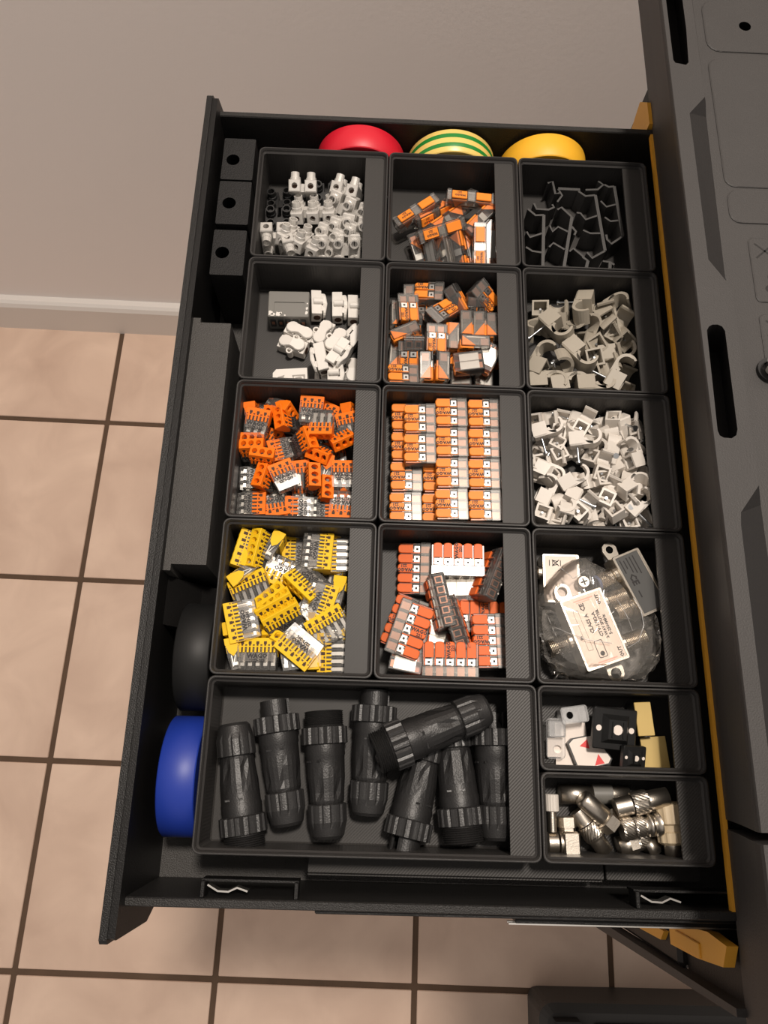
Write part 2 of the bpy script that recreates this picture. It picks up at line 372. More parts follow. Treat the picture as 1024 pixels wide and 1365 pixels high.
# clear yellow push-in connectors
PILES['y5']=('clear yellow push-in connectors',[
('push5',16.4,146.4,-26.3,65,-7,-1,'yellow five-hole push-in connector, print facing up, third from left in the second row'),
('push5',54.8,144.5,-25.6,83,-5,174,'yellow five-hole push-in connector, clear underside up, rightmost in the second row'),
('push5',16.0,121.1,-25.7,33,-6,4,'yellow five-hole push-in connector, print facing up, second from left in the fourth row'),
('push5',31.6,108.5,-25.9,74,-5,-4,'yellow five-hole push-in connector, print facing up, third from left in the fifth row'),
('push5',57.9,120.7,-26.1,103,-2,6,'yellow five-hole push-in connector, print facing up, fifth from left in the fourth row'),
('push5',26.6,154.9,-19.3,65,-6,89,'yellow five-hole push-in connector, lying on its side, third from left in the back row'),
('push5',12.6,151.9,-19.7,-105,1,96,'yellow five-hole push-in connector, lying on its side, second from left in the second row'),
('push5',38.9,153.8,-25.7,-178,4,6,'yellow five-hole push-in connector, print facing up, fourth from left in the back row'),
('push5',11.8,140.0,-19.6,-141,-3,89,'yellow five-hole push-in connector, lying on its side, leftmost in the second row'),
('push5',25.1,128.1,-21.2,33,-2,186,'yellow five-hole push-in connector, clear underside up, second from left in the third row'),
('push5',65.1,131.8,-19.0,83,6,84,'yellow five-hole push-in connector, lying on its side, rightmost in the third row'),
('push5',48.2,118.2,-19.3,-43,-5,86,'yellow five-hole push-in connector, lying on its side, fourth from left in the fourth row'),
('push5',12.4,110.4,-19.6,-168,-4,90,'yellow five-hole push-in connector, lying on its side, leftmost in the fifth row'),
('push5',46.3,108.3,-15.3,-57,1,176,'yellow five-hole push-in connector, clear underside up, fifth from left in the fifth row'),
('push5',23.2,105.8,-20.0,94,63,-1,'yellow five-hole push-in connector, holes facing up, second from left in the fifth row'),
('push5',52.0,97.8,-19.8,-87,-2,91,'yellow five-hole push-in connector, lying on its side, fifth from left in the front row'),
('push5',14.0,152.7,-13.4,167,16,183,'yellow five-hole push-in connector, clear underside up, leftmost in the back row'),
('push5',62.6,154.0,-20.2,-178,0,182,'yellow five-hole push-in connector, clear underside up, rightmost in the back row'),
('push5',32.2,142.3,-19.3,-111,2,-7,'yellow five-hole push-in connector, print facing up, fourth from left in the second row'),
('push5',27.3,124.1,-17.0,128,61,4,'yellow five-hole push-in connector, holes facing up, third from left in the third row'),
('push5',9.4,96.5,-19.2,105,5,95,'yellow five-hole push-in connector, lying on its side, leftmost in the front row'),
('push5',37.8,98.4,-16.5,63,58,-2,'yellow five-hole push-in connector, holes facing up, third from left in the front row'),
('push5',45.7,97.0,-12.2,99,-6,182,'yellow five-hole push-in connector, clear underside up, fourth from left in the front row'),
('push5',65.7,107.6,-19.0,2,-6,83,'yellow five-hole push-in connector, lying on its side, rightmost in the fifth row'),
('push5',20.5,153.4,-14.5,174,56,-5,'yellow five-hole push-in connector, holes facing up, second from left in the back row'),
('push5',51.0,153.5,-14.2,-3,-2,-7,'yellow five-hole push-in connector, print facing up, fifth from left in the back row'),
('push5',16.3,131.1,-14.6,114,-7,174,'yellow five-hole push-in connector, clear underside up, leftmost in the third row'),
('push5',31.1,120.6,-13.9,123,49,-2,'yellow five-hole push-in connector, holes facing up, fourth from left in the third row'),
('push5',53.4,125.1,-10.5,-16,-7,6,'yellow five-hole push-in connector, print facing up, fifth from left in the third row'),
('push5',13.8,113.4,-9.7,-165,2,-6,'yellow five-hole push-in connector, print facing up, leftmost in the fourth row'),
('push5',45.0,100.7,-9.2,-127,-3,-2,'yellow five-hole push-in connector, print facing up, fourth from left in the fifth row'),
('push5',62.8,98.0,-13.2,-178,-2,174,'yellow five-hole push-in connector, clear underside up, rightmost in the front row'),
('push5',46.7,135.9,-12.2,-135,20,8,'yellow five-hole push-in connector, print facing up, fifth from left in the second row'),
('push5',35.7,114.4,-12.8,121,40,-0,'yellow five-hole push-in connector, print facing up, third from left in the fourth row'),
('push5',60.0,111.1,-10.2,121,-6,174,'yellow five-hole push-in connector, clear underside up, rightmost in the fourth row'),
('push5',23.1,96.1,-12.8,91,-2,-4,'yellow five-hole push-in connector, print facing up, second from left in the front row'),
])
# two-lever connectors in the bin
PILES['l2']=('two-lever connectors in the bin',[
('lever2',100.6,323.3,-23.3,91,5,85,'clear two-lever orange connector, lying on its side, second from left in the back row'),
('lever2',127.6,285.0,-24.9,45,-7,7,'clear two-lever orange connector, levers up, fourth from left in the fourth row'),
('lever2',141.1,322.1,-26.0,35,0,174,'clear two-lever orange connector, clear underside up, fifth from left in the back row'),
('lever2',105.6,285.7,-25.8,24,1,-8,'clear two-lever orange connector, levers up, third from left in the fourth row'),
('lever2',91.9,311.2,-23.8,91,0,98,'clear two-lever orange connector, lying on its side, leftmost in the second row'),
('lever2',110.8,318.6,-25.5,-89,5,3,'clear two-lever orange connector, levers up, third from left in the second row'),
('lever2',126.8,294.0,-18.1,-90,-3,88,'clear two-lever orange connector, lying on its side, fourth from left in the third row'),
('lever2',101.5,301.7,-20.6,91,45,4,'clear two-lever orange connector, standing on end, second from left in the second row'),
('lever2',91.9,281.3,-22.0,87,0,94,'clear two-lever orange connector, lying on its side, leftmost in the fourth row'),
('lever2',153.7,288.6,-23.7,89,-2,86,'clear two-lever orange connector, lying on its side, rightmost in the fourth row'),
('lever2',98.7,310.5,-13.2,95,4,8,'clear two-lever orange connector, levers up, leftmost in the back row'),
('lever2',142.0,314.1,-17.4,89,45,5,'clear two-lever orange connector, standing on end, rightmost in the second row'),
('lever2',97.6,293.1,-14.9,25,4,84,'clear two-lever orange connector, lying on its side, leftmost in the third row'),
('lever2',135.1,300.0,-14.6,90,-4,90,'clear two-lever orange connector, lying on its side, fifth from left in the second row'),
('lever2',143.7,299.9,-14.8,89,-2,82,'clear two-lever orange connector, lying on its side, fifth from left in the third row'),
('lever2',150.4,299.4,-15.1,89,-7,-94,'clear two-lever orange connector, lying on its side, rightmost in the third row'),
('lever2',99.6,279.0,-15.5,91,27,3,'clear two-lever orange connector, levers up, second from left in the fourth row'),
('lever2',110.6,272.0,-17.3,91,6,89,'clear two-lever orange connector, lying on its side, second from left in the fifth row'),
('lever2',119.8,271.2,-15.3,90,6,-82,'clear two-lever orange connector, lying on its side, third from left in the fifth row'),
('lever2',147.9,279.1,-14.7,63,6,178,'clear two-lever orange connector, clear underside up, rightmost in the fifth row'),
('lever2',96.5,264.6,-13.2,2,-4,-4,'clear two-lever orange connector, levers up, leftmost in the fifth row'),
('lever2',132.5,267.9,-21.1,90,-4,175,'clear two-lever orange connector, clear underside up, fourth from left in the fifth row'),
('lever2',146.8,270.9,-25.7,89,2,186,'clear two-lever orange connector, clear underside up, leftmost in the front row'),
('lever2',112.4,326.0,-17.9,-3,5,-0,'clear two-lever orange connector, levers up, third from left in the back row'),
('lever2',129.8,321.0,-15.4,127,22,55,'clear two-lever orange connector, lying on its side, fourth from left in the back row'),
('lever2',146.2,321.8,-13.2,142,29,3,'clear two-lever orange connector, levers up, rightmost in the back row'),
('lever2',116.5,291.1,-14.9,90,6,5,'clear two-lever orange connector, levers up, third from left in the third row'),
('lever2',102.5,289.4,-14.7,-89,49,-0,'clear two-lever orange connector, standing on end, second from left in the third row'),
('lever2',139.1,286.6,-12.2,2,-5,95,'clear two-lever orange connector, lying on its side, fifth from left in the fourth row'),
('lever2',120.0,309.7,-14.6,-140,8,5,'clear two-lever orange connector, levers up, fourth from left in the second row'),
('lever2',135.6,272.6,-10.3,6,7,178,'clear two-lever orange connector, clear underside up, fifth from left in the fifth row'),
])
# three-lever connectors in rows
PILES['l3']=('three-lever connectors in rows',[
('lever3',99.8,239.4,-19.7,2,0,0,'clear three-lever orange connector, levers up, leftmost in the back row'),
('lever3',100.1,220.5,-19.7,2,0,0,'clear three-lever orange connector, levers up, leftmost in the second row'),
('lever3',100.0,201.5,-19.7,2,0,0,'clear three-lever orange connector, levers up, leftmost in the middle row'),
('lever3',99.9,182.6,-19.7,2,0,0,'clear three-lever orange connector, levers up, leftmost in the fourth row'),
('lever3',119.0,239.4,-19.7,2,0,0,'clear three-lever orange connector, levers up, second from left in the back row'),
('lever3',119.1,220.5,-19.7,2,0,0,'clear three-lever orange connector, levers up, third from left in the second row'),
('lever3',118.9,201.5,-19.7,2,0,0,'clear three-lever orange connector, levers up, second from left in the fourth row'),
('lever3',118.6,182.6,-19.7,2,0,0,'clear three-lever orange connector, levers up, leftmost in the front row'),
('lever3',139.4,239.4,-19.7,2,0,0,'clear three-lever orange connector, levers up, fourth from left in the back row'),
('lever3',139.2,220.5,-19.7,2,0,0,'clear three-lever orange connector, levers up, fourth from left in the middle row'),
('lever3',139.2,201.5,-19.7,2,0,0,'clear three-lever orange connector, levers up, fourth from left in the fourth row'),
('lever3',139.0,182.6,-19.7,2,0,0,'clear three-lever orange connector, levers up, rightmost in the fourth row'),
('lever3',106.9,234.6,-11.2,2,0,0,'clear three-lever orange connector, levers up, second from left in the second row'),
('lever3',107.1,215.8,-11.2,2,0,0,'clear three-lever orange connector, levers up, second from left in the middle row'),
('lever3',125.3,239.4,-11.2,2,0,0,'clear three-lever orange connector, levers up, third from left in the back row'),
('lever3',125.5,220.5,-11.2,2,0,0,'clear three-lever orange connector, levers up, fourth from left in the second row'),
('lever3',125.7,201.5,-11.2,2,0,0,'clear three-lever orange connector, levers up, third from left in the middle row'),
('lever3',125.4,182.6,-11.2,2,0,0,'clear three-lever orange connector, levers up, third from left in the fourth row'),
('lever3',144.4,239.4,-11.2,2,0,0,'clear three-lever orange connector, levers up, rightmost in the back row'),
('lever3',144.5,220.5,-11.2,2,0,0,'clear three-lever orange connector, levers up, rightmost in the second row'),
('lever3',144.3,201.5,-11.2,2,0,0,'clear three-lever orange connector, levers up, rightmost in the middle row'),
('lever3',144.2,182.6,-11.2,2,0,0,'clear three-lever orange connector, levers up, rightmost in the front row'),
])
# five-lever connectors in the bin
PILES['l5']=('five-lever connectors in the bin',[
('lever5',100.7,117.3,-24.6,-20,-1,7,'clear five-lever orange connector, levers up, leftmost in the second row'),
('lever5',144.6,121.5,-24.8,-91,3,-5,'clear five-lever orange connector, levers up, rightmost in the second row'),
('lever5',132.7,138.0,-24.4,92,-5,174,'clear five-lever orange connector, clear underside up, third from left in the back row'),
('lever5',117.0,107.2,-24.5,162,6,185,'clear five-lever orange connector, clear underside up, third from left in the third row'),
('lever5',103.7,103.4,-15.4,170,-5,185,'clear five-lever orange connector, clear underside up, second from left in the third row'),
('lever5',106.0,148.2,-25.0,-1,7,3,'clear five-lever orange connector, levers up, leftmost in the back row'),
('lever5',129.5,152.0,-16.6,-90,-2,1,'clear five-lever orange connector, levers up, second from left in the back row'),
('lever5',147.4,143.9,-15.9,-14,65,-8,'clear five-lever orange connector, standing on end, rightmost in the back row'),
('lever5',119.0,127.3,-14.6,12,82,2,'clear five-lever orange connector, standing on end, second from left in the second row'),
('lever5',129.2,115.8,-15.2,-170,75,7,'clear five-lever orange connector, standing on end, third from left in the second row'),
('lever5',124.8,96.1,-10.6,-90,-1,6,'clear five-lever orange connector, levers up, leftmost in the front row'),
('lever5',102.7,111.6,-10.8,162,5,-5,'clear five-lever orange connector, levers up, leftmost in the third row'),
('lever5',146.4,107.4,-16.5,2,-3,-3,'clear five-lever orange connector, levers up, rightmost in the third row'),
])
# inline lever connectors
PILES['li']=('inline lever connectors',[
('inline',131.0,400.6,-24.1,37,-4,61,'long clear inline lever connector, lying on its side, third from left in the back row'),
('inline',152.9,367.1,-22.0,93,17,179,'long clear inline lever connector, clear underside up, rightmost in the third row'),
('inline',114.8,387.4,-17.8,37,-5,67,'long clear inline lever connector, lying on its side, second from left in the back row'),
('inline',123.4,382.7,-17.3,42,-2,-61,'long clear inline lever connector, lying on its side, second from left in the second row'),
('inline',142.9,382.4,-25.0,31,1,66,'long clear inline lever connector, lying on its side, third from left in the second row'),
('inline',106.8,356.8,-23.3,108,9,77,'long clear inline lever connector, lying on its side, leftmost in the front row'),
('inline',138.4,358.7,-22.3,102,10,-59,'long clear inline lever connector, lying on its side, rightmost in the front row'),
('inline',103.5,385.2,-15.2,33,10,-8,'long clear inline lever connector, levers up, leftmost in the back row'),
('inline',145.5,381.2,-12.6,51,-1,-75,'long clear inline lever connector, lying on its side, rightmost in the second row'),
('inline',113.9,355.9,-17.0,103,13,145,'long clear inline lever connector, clear underside up, leftmost in the third row'),
('inline',122.5,356.1,-17.5,103,15,-140,'long clear inline lever connector, clear underside up, second from left in the front row'),
('inline',131.7,358.8,-19.1,105,23,61,'long clear inline lever connector, lying on its side, second from left in the third row'),
('inline',138.4,392.9,-9.9,-3,-2,0,'long clear inline lever connector, levers up, rightmost in the back row'),
('inline',119.0,368.9,-11.1,23,1,35,'long clear inline lever connector, levers up, leftmost in the second row'),
('inline',143.9,357.8,-13.3,91,14,1,'long clear inline lever connector, levers up, third from left in the third row'),
])
# terminal strips in the bin
PILES['lu']=('terminal strips in the bin',[
('lusb',13.0,394.7,-23.2,94,-4,-4,'black terminal strip, lying flat, leftmost in the back row'),
('lusb',13.5,379.6,-21.7,94,4,0,'black terminal strip, lying flat, leftmost in the second row'),
('lus1',22.1,354.6,-20.0,102,81,4,'translucent white terminal strip, wire holes up, leftmost in the front row'),
('lusb',43.1,402.4,-23.3,93,6,-1,'black terminal strip, lying flat, third from left in the back row'),
('lus2',12.5,362.5,-20.1,94,82,0,'translucent white terminal strip, wire holes up, leftmost in the third row'),
('lus3',57.9,386.2,-18.6,62,50,3,'translucent white terminal strip, chimneys slanting, third from left in the second row'),
('lus3',53.2,356.5,-19.0,93,49,1,'translucent white terminal strip, chimneys slanting, rightmost in the front row'),
('lus2',57.3,405.1,-18.6,-111,65,7,'translucent white terminal strip, wire holes up, rightmost in the back row'),
('lus3',35.8,389.0,-19.2,-93,28,6,'translucent white terminal strip, chimneys slanting, second from left in the second row'),
('lus2',54.6,367.6,-18.7,71,51,-4,'translucent white terminal strip, chimneys slanting, rightmost in the third row'),
('lus2',63.1,371.2,-18.4,75,46,7,'translucent white terminal strip, chimneys slanting, rightmost in the second row'),
('lus2',46.3,362.6,-18.6,67,45,-6,'translucent white terminal strip, chimneys slanting, third from left in the third row'),
('lus2',28.0,406.8,-19.0,-88,65,-1,'translucent white terminal strip, wire holes up, second from left in the back row'),
('lus3',30.3,363.4,-16.3,-112,29,-4,'translucent white terminal strip, chimneys slanting, second from left in the third row'),
])
# white rocker terminals
PILES['ro']=('white rocker terminals',[
('rock',66.6,316.2,-24.7,93,-6,93,'white rocker terminal block, flat base sideways, rightmost in the back row'),
('rock',64.5,297.0,-24.7,56,4,-84,'white rocker terminal block, flat base sideways, rightmost in the second row'),
('rock',66.0,272.1,-24.4,90,-5,3,'white rocker terminal block, rocker on top, rightmost in the third row'),
('rock',57.2,264.1,-15.0,93,2,84,'white rocker terminal block, flat base sideways, second from left in the third row'),
('rock',47.2,267.3,-24.4,97,5,-83,'white rocker terminal block, flat base sideways, leftmost in the front row'),
('rock',43.1,318.4,-24.6,95,-4,97,'white rocker terminal block, flat base sideways, second from left in the back row'),
('rock',56.6,318.5,-25.7,93,-1,90,'white rocker terminal block, flat base sideways, third from left in the back row'),
('rock',31.4,298.2,-23.9,160,7,5,'white rocker terminal block, rocker on top, leftmost in the back row'),
('rock',27.7,289.6,-24.6,160,-5,-1,'white rocker terminal block, rocker on top, leftmost in the second row'),
('rock',46.3,298.6,-25.1,66,0,-3,'white rocker terminal block, rocker on top, second from left in the second row'),
('rock',55.2,287.6,-14.9,56,-4,-3,'white rocker terminal block, rocker on top, third from left in the second row'),
('rock',45.2,273.7,-13.5,104,3,-98,'white rocker terminal block, flat base sideways, leftmost in the third row'),
('rock',59.0,275.4,-10.1,58,1,89,'white rocker terminal block, flat base sideways, third from left in the third row'),
])
# white cable clips
PILES['cw']=('white cable clips',[
('clipw',216.7,240.3,-25.4,-157,6,-3,'white nail-in cable clip, open hook up, fifth from left in the second row'),
('clipw',204.4,228.0,-19.7,143,-41,32,'white nail-in cable clip, open hook up, third from left in the third row'),
('clipw',233.4,224.4,-20.4,-46,41,-88,'white nail-in cable clip, hollow block up, seventh from left in the third row'),
('clipw',224.8,205.0,-24.8,171,-2,92,'white nail-in cable clip, hollow block up, fourth from left in the fifth row'),
('clipw',188.1,185.9,-20.1,109,48,-88,'white nail-in cable clip, hollow block up, second from left in the seventh row'),
('clipw',230.0,237.5,-20.6,-65,-40,-90,'white nail-in cable clip, hollow block up, seventh from left in the back row'),
('clipw',220.1,238.4,-21.9,31,-15,38,'white nail-in cable clip, open hook up, fifth from left in the back row'),
('clipw',196.8,239.0,-21.2,152,-21,115,'white nail-in cable clip, hollow block up, third from left in the back row'),
('clipw',223.3,236.9,-19.3,-111,45,123,'white nail-in cable clip, hollow block up, sixth from left in the second row'),
('clipw',232.5,236.5,-20.7,-170,-38,89,'white nail-in cable clip, hollow block up, seventh from left in the second row'),
('clipw',233.4,238.7,-20.2,35,-31,38,'white nail-in cable clip, open hook up, rightmost in the back row'),
('clipw',232.4,238.0,-21.3,44,-14,27,'white nail-in cable clip, open hook up, rightmost in the second row'),
('clipw',232.4,226.2,-20.7,40,-6,-60,'white nail-in cable clip, hollow block up, rightmost in the third row'),
('clipw',180.2,225.1,-20.1,66,42,83,'white nail-in cable clip, hollow block up, leftmost in the third row'),
('clipw',178.6,216.1,-21.0,72,-15,98,'white nail-in cable clip, hollow block up, leftmost in the fourth row'),
('clipw',181.3,207.8,-20.8,161,-8,118,'white nail-in cable clip, hollow block up, second from left in the fourth row'),
('clipw',184.0,207.2,-18.7,-25,6,187,'white nail-in cable clip, hook turned over, third from left in the fourth row'),
('clipw',232.7,211.0,-23.0,166,-21,173,'white nail-in cable clip, hook turned over, seventh from left in the fifth row'),
('clipw',235.7,204.1,-18.1,73,3,-4,'white nail-in cable clip, open hook up, rightmost in the fifth row'),
('clipw',209.6,195.4,-19.4,-12,43,122,'white nail-in cable clip, hollow block up, fifth from left in the sixth row'),
('clipw',210.9,178.2,-19.3,164,47,116,'white nail-in cable clip, hollow block up, third from left in the front row'),
('clipw',227.2,181.1,-24.4,-84,-5,-92,'white nail-in cable clip, hollow block up, fifth from left in the front row'),
('clipw',232.9,192.4,-26.1,156,-0,186,'white nail-in cable clip, hook turned over, rightmost in the seventh row'),
('clipw',233.7,179.4,-18.8,16,-1,85,'white nail-in cable clip, hollow block up, sixth from left in the front row'),
('clipw',233.7,182.1,-21.9,62,16,33,'white nail-in cable clip, open hook up, rightmost in the front row'),
('clipw',218.1,182.3,-20.6,-11,-36,94,'white nail-in cable clip, hollow block up, fourth from left in the front row'),
('clipw',232.8,215.8,-20.2,-114,44,-92,'white nail-in cable clip, hollow block up, seventh from left in the fourth row'),
('clipw',203.2,201.5,-20.5,168,40,87,'white nail-in cable clip, hollow block up, fourth from left in the sixth row'),
('clipw',188.1,203.1,-20.6,-28,-37,87,'white nail-in cable clip, hollow block up, leftmost in the fifth row'),
('clipw',213.3,224.6,-20.8,-13,44,187,'white nail-in cable clip, hook turned over, fourth from left in the third row'),
('clipw',232.9,231.3,-20.1,6,41,82,'white nail-in cable clip, hollow block up, sixth from left in the third row'),
('clipw',191.5,238.0,-17.1,78,13,86,'white nail-in cable clip, hollow block up, second from left in the back row'),
('clipw',190.9,228.9,-15.9,60,-6,88,'white nail-in cable clip, hollow block up, second from left in the second row'),
('clipw',194.4,220.4,-16.1,23,5,83,'white nail-in cable clip, hollow block up, second from left in the third row'),
('clipw',184.5,214.9,-17.5,7,16,94,'white nail-in cable clip, hollow block up, fourth from left in the fourth row'),
('clipw',182.3,242.7,-19.8,-2,30,116,'white nail-in cable clip, hollow block up, leftmost in the back row'),
('clipw',220.9,223.6,-17.7,78,19,-87,'white nail-in cable clip, hollow block up, fifth from left in the third row'),
('clipw',206.3,219.7,-19.6,145,-33,84,'white nail-in cable clip, hollow block up, fifth from left in the fourth row'),
('clipw',226.7,208.6,-18.1,-82,17,29,'white nail-in cable clip, open hook up, fifth from left in the fifth row'),
('clipw',233.3,208.3,-19.3,-117,22,-56,'white nail-in cable clip, hollow block up, sixth from left in the fifth row'),
('clipw',213.1,184.1,-19.2,65,49,-61,'white nail-in cable clip, hollow block up, fifth from left in the seventh row'),
('clipw',182.3,180.9,-18.0,161,-22,94,'white nail-in cable clip, hollow block up, leftmost in the seventh row'),
('clipw',207.5,181.5,-16.5,-1,-1,126,'white nail-in cable clip, hollow block up, fourth from left in the seventh row'),
('clipw',222.0,192.6,-18.7,103,26,85,'white nail-in cable clip, hollow block up, seventh from left in the sixth row'),
('clipw',191.4,196.9,-19.9,-26,39,97,'white nail-in cable clip, hollow block up, second from left in the sixth row'),
('clipw',200.3,237.1,-17.0,-111,24,2,'white nail-in cable clip, open hook up, third from left in the second row'),
('clipw',192.0,187.5,-11.3,-120,10,186,'white nail-in cable clip, hook turned over, third from left in the sixth row'),
('clipw',228.1,241.5,-14.5,-9,20,67,'white nail-in cable clip, hollow block up, sixth from left in the back row'),
('clipw',204.7,238.2,-12.2,60,11,85,'white nail-in cable clip, hollow block up, fourth from left in the back row'),
('clipw',181.3,178.1,-10.6,-19,-1,87,'white nail-in cable clip, hollow block up, leftmost in the front row'),
('clipw',232.8,189.4,-12.4,45,7,4,'white nail-in cable clip, open hook up, seventh from left in the seventh row'),
('clipw',208.4,201.7,-12.2,-168,12,88,'white nail-in cable clip, hollow block up, third from left in the fifth row'),
('clipw',194.7,179.4,-11.2,-14,-4,160,'white nail-in cable clip, hook turned over, second from left in the front row'),
('clipw',182.0,232.5,-9.7,13,17,4,'white nail-in cable clip, open hook up, leftmost in the second row'),
('clipw',203.8,226.6,-9.4,2,17,3,'white nail-in cable clip, open hook up, fourth from left in the second row'),
('clipw',229.7,217.9,-9.4,110,10,15,'white nail-in cable clip, open hook up, rightmost in the fourth row'),
('clipw',195.6,202.3,-9.8,30,16,9,'white nail-in cable clip, open hook up, second from left in the fifth row'),
('clipw',180.4,195.9,-15.4,65,8,4,'white nail-in cable clip, open hook up, leftmost in the sixth row'),
('clipw',214.0,210.2,-10.6,73,19,91,'white nail-in cable clip, hollow block up, sixth from left in the fourth row'),
('clipw',215.8,194.0,-9.2,63,6,85,'white nail-in cable clip, hollow block up, sixth from left in the sixth row'),
('clipw',200.6,184.8,-9.5,46,11,87,'white nail-in cable clip, hollow block up, third from left in the seventh row'),
('clipw',222.5,184.9,-10.4,32,8,65,'white nail-in cable clip, hollow block up, sixth from left in the seventh row'),
('clipw',230.4,197.4,-9.1,32,-4,152,'white nail-in cable clip, hook turned over, rightmost in the sixth row'),
])
# grey cable clips
PILES['cg']=('grey cable clips',[
('clipg',201.3,312.6,-18.5,-9,25,38,'grey nail-in cable clip, open hook up, second from left in the back row'),
('clipg',179.0,273.9,-23.3,79,3,85,'grey nail-in cable clip, hollow block up, leftmost in the fourth row'),
('clipg',231.0,291.3,-21.9,2,17,4,'grey nail-in cable clip, open hook up, rightmost in the middle row'),
('clipg',189.9,319.1,-21.2,-3,10,91,'grey nail-in cable clip, hollow block up, leftmost in the back row'),
('clipg',184.4,305.8,-21.2,-156,8,33,'grey nail-in cable clip, open hook up, leftmost in the second row'),
('clipg',193.3,276.0,-17.9,87,60,5,'grey nail-in cable clip, open hook up, second from left in the fourth row'),
('clipg',186.0,266.4,-20.1,2,5,173,'grey nail-in cable clip, hook turned over, leftmost in the front row'),
('clipg',199.2,265.6,-19.7,8,6,178,'grey nail-in cable clip, hook turned over, second from left in the front row'),
('clipg',211.7,303.6,-19.2,78,22,29,'grey nail-in cable clip, open hook up, third from left in the second row'),
('clipg',226.8,313.8,-19.6,104,17,65,'grey nail-in cable clip, hollow block up, fourth from left in the back row'),
('clipg',219.9,278.5,-19.5,13,27,84,'grey nail-in cable clip, hollow block up, third from left in the fourth row'),
('clipg',234.6,270.7,-23.0,77,-1,104,'grey nail-in cable clip, hollow block up, rightmost in the fourth row'),
('clipg',233.3,309.9,-19.6,60,24,97,'grey nail-in cable clip, hollow block up, rightmost in the second row'),
('clipg',222.1,298.9,-19.3,34,10,113,'grey nail-in cable clip, hollow block up, third from left in the middle row'),
('clipg',221.0,286.4,-18.3,13,6,107,'grey nail-in cable clip, hollow block up, fourth from left in the middle row'),
('clipg',183.8,282.2,-18.7,62,10,159,'grey nail-in cable clip, hook turned over, leftmost in the middle row'),
('clipg',229.9,321.0,-19.8,29,19,155,'grey nail-in cable clip, hook turned over, rightmost in the back row'),
('clipg',214.1,265.6,-16.4,2,6,-6,'grey nail-in cable clip, open hook up, rightmost in the front row'),
('clipg',230.9,302.7,-17.4,147,27,54,'grey nail-in cable clip, hollow block up, fourth from left in the second row'),
('clipg',229.5,271.8,-13.6,60,15,173,'grey nail-in cable clip, hook turned over, fourth from left in the fourth row'),
('clipg',192.1,302.5,-12.3,-57,15,16,'grey nail-in cable clip, open hook up, second from left in the second row'),
('clipg',209.8,317.3,-13.5,-110,19,24,'grey nail-in cable clip, open hook up, third from left in the back row'),
('clipg',205.3,283.8,-13.0,-52,8,4,'grey nail-in cable clip, open hook up, second from left in the middle row'),
])
# ------------------------------------------------------------------ the pulled-out drawer
dr = thing('drawer', 'black plastic drawer pulled out of the trolley, holding the printed bins', 'drawer', (0, 0, 0))
def part(name, mb, p, label=None):
    o = obj(name, mb, p)
    if label: o['label'] = label
    return o
mb = MB(); mb.box(-28, 300, -18.5, 443.5, -64, -60, 'drawer_grain'); part('floor_panel', mb, dr)
for nm, y0, y1 in (('side_wall', -22.5, -18.4), ('side_wall', 443.5, 447.5)):
    mb = MB(); mb.box(-28.5, 300, y0, y1, -66, 0, 'panel_edge', c=.7)
    if y0 < 0: mb.box(60, 300, y0-2.2, y0, -14, -5, 'drawer', c=.6)
    part(nm, mb, dr)
# front panel: tall plate with cut corners, a double edge along its top
mb = MB()
mb.prism([(-36.5, 8), (-34.5, 10), (449, 10), (451.5, 8), (458, -6), (458, -58), (448, -70), (-24, -70), (-33, -58), (-38, -42)], -34.8, -31.2, 'front', ax='x')
mb.prism([(-35, 7), (-34, 9.2), (448, 9.2), (450, 7.4), (455, -8), (455, -58), (447, -68), (-24, -68), (-32, -56), (-37, -44)], -31.2, -27.8, 'drawer', ax='x')
part('front_panel', mb, dr)
mb = MB()   # hollow of the handle bulging into the drawer
out = [(-27.8, 136.5), (-24, 136.5), (-24, 140), (-5.6, 140), (-5.6, 285.5), (-23.5, 285.5), (-23.5, 288.5), (-27.8, 288.5)]
mb.prism(out, -60, 4, 'drawer_grain'); part('handle_housing', mb, dr)
mb = MB(); mb.prism([(-27.8, -60), (-6, -60), (-6, -38), (-14, -30), (-27.8, -8)], -136, -110, 'drawer', ax='y'); part('corner_rib', mb, dr)
for x0, x1 in ((6, 52), (212, 262)):   # spring latches on the near wall
    mb = MB(); mb.box(x0, x0+2, -18.4, -11, -12, -1.5, 'drawer', c=.4); mb.box(x1-2, x1, -18.4, -11, -12, -1.5, 'drawer', c=.4)
    mb.box(x0, x1, -11.6, -10.6, -14, -4, 'drawer'); q = part('latch_cage', mb, dr)
    mb = MB(); h = lambda x, y, z: [(x, y, z), (x, y, z-5)]
    pts = [(x0+3, -13), (x0+8, -15.6), (x0+13, -15.8), (x0+17, -14), (x0+22, -15.5)]
    mb.ribbon(pts, .8, -9, -3, 'steel'); part('spring_clip', mb, q, 'bent steel spring clip')
mb = MB(); mb.box(157, 300, -28.6, -24.7, -25, -16, 'drawer', c=.5); mb.box(154, 300, -29.4, -28.6, -23, -21.5, 'steel'); mb.box(154, 300, -29.4, -28.6, -18.5, -17.2, 'steel')
part('slide_rail', mb, dr, 'metal slide rail under the drawer wall')
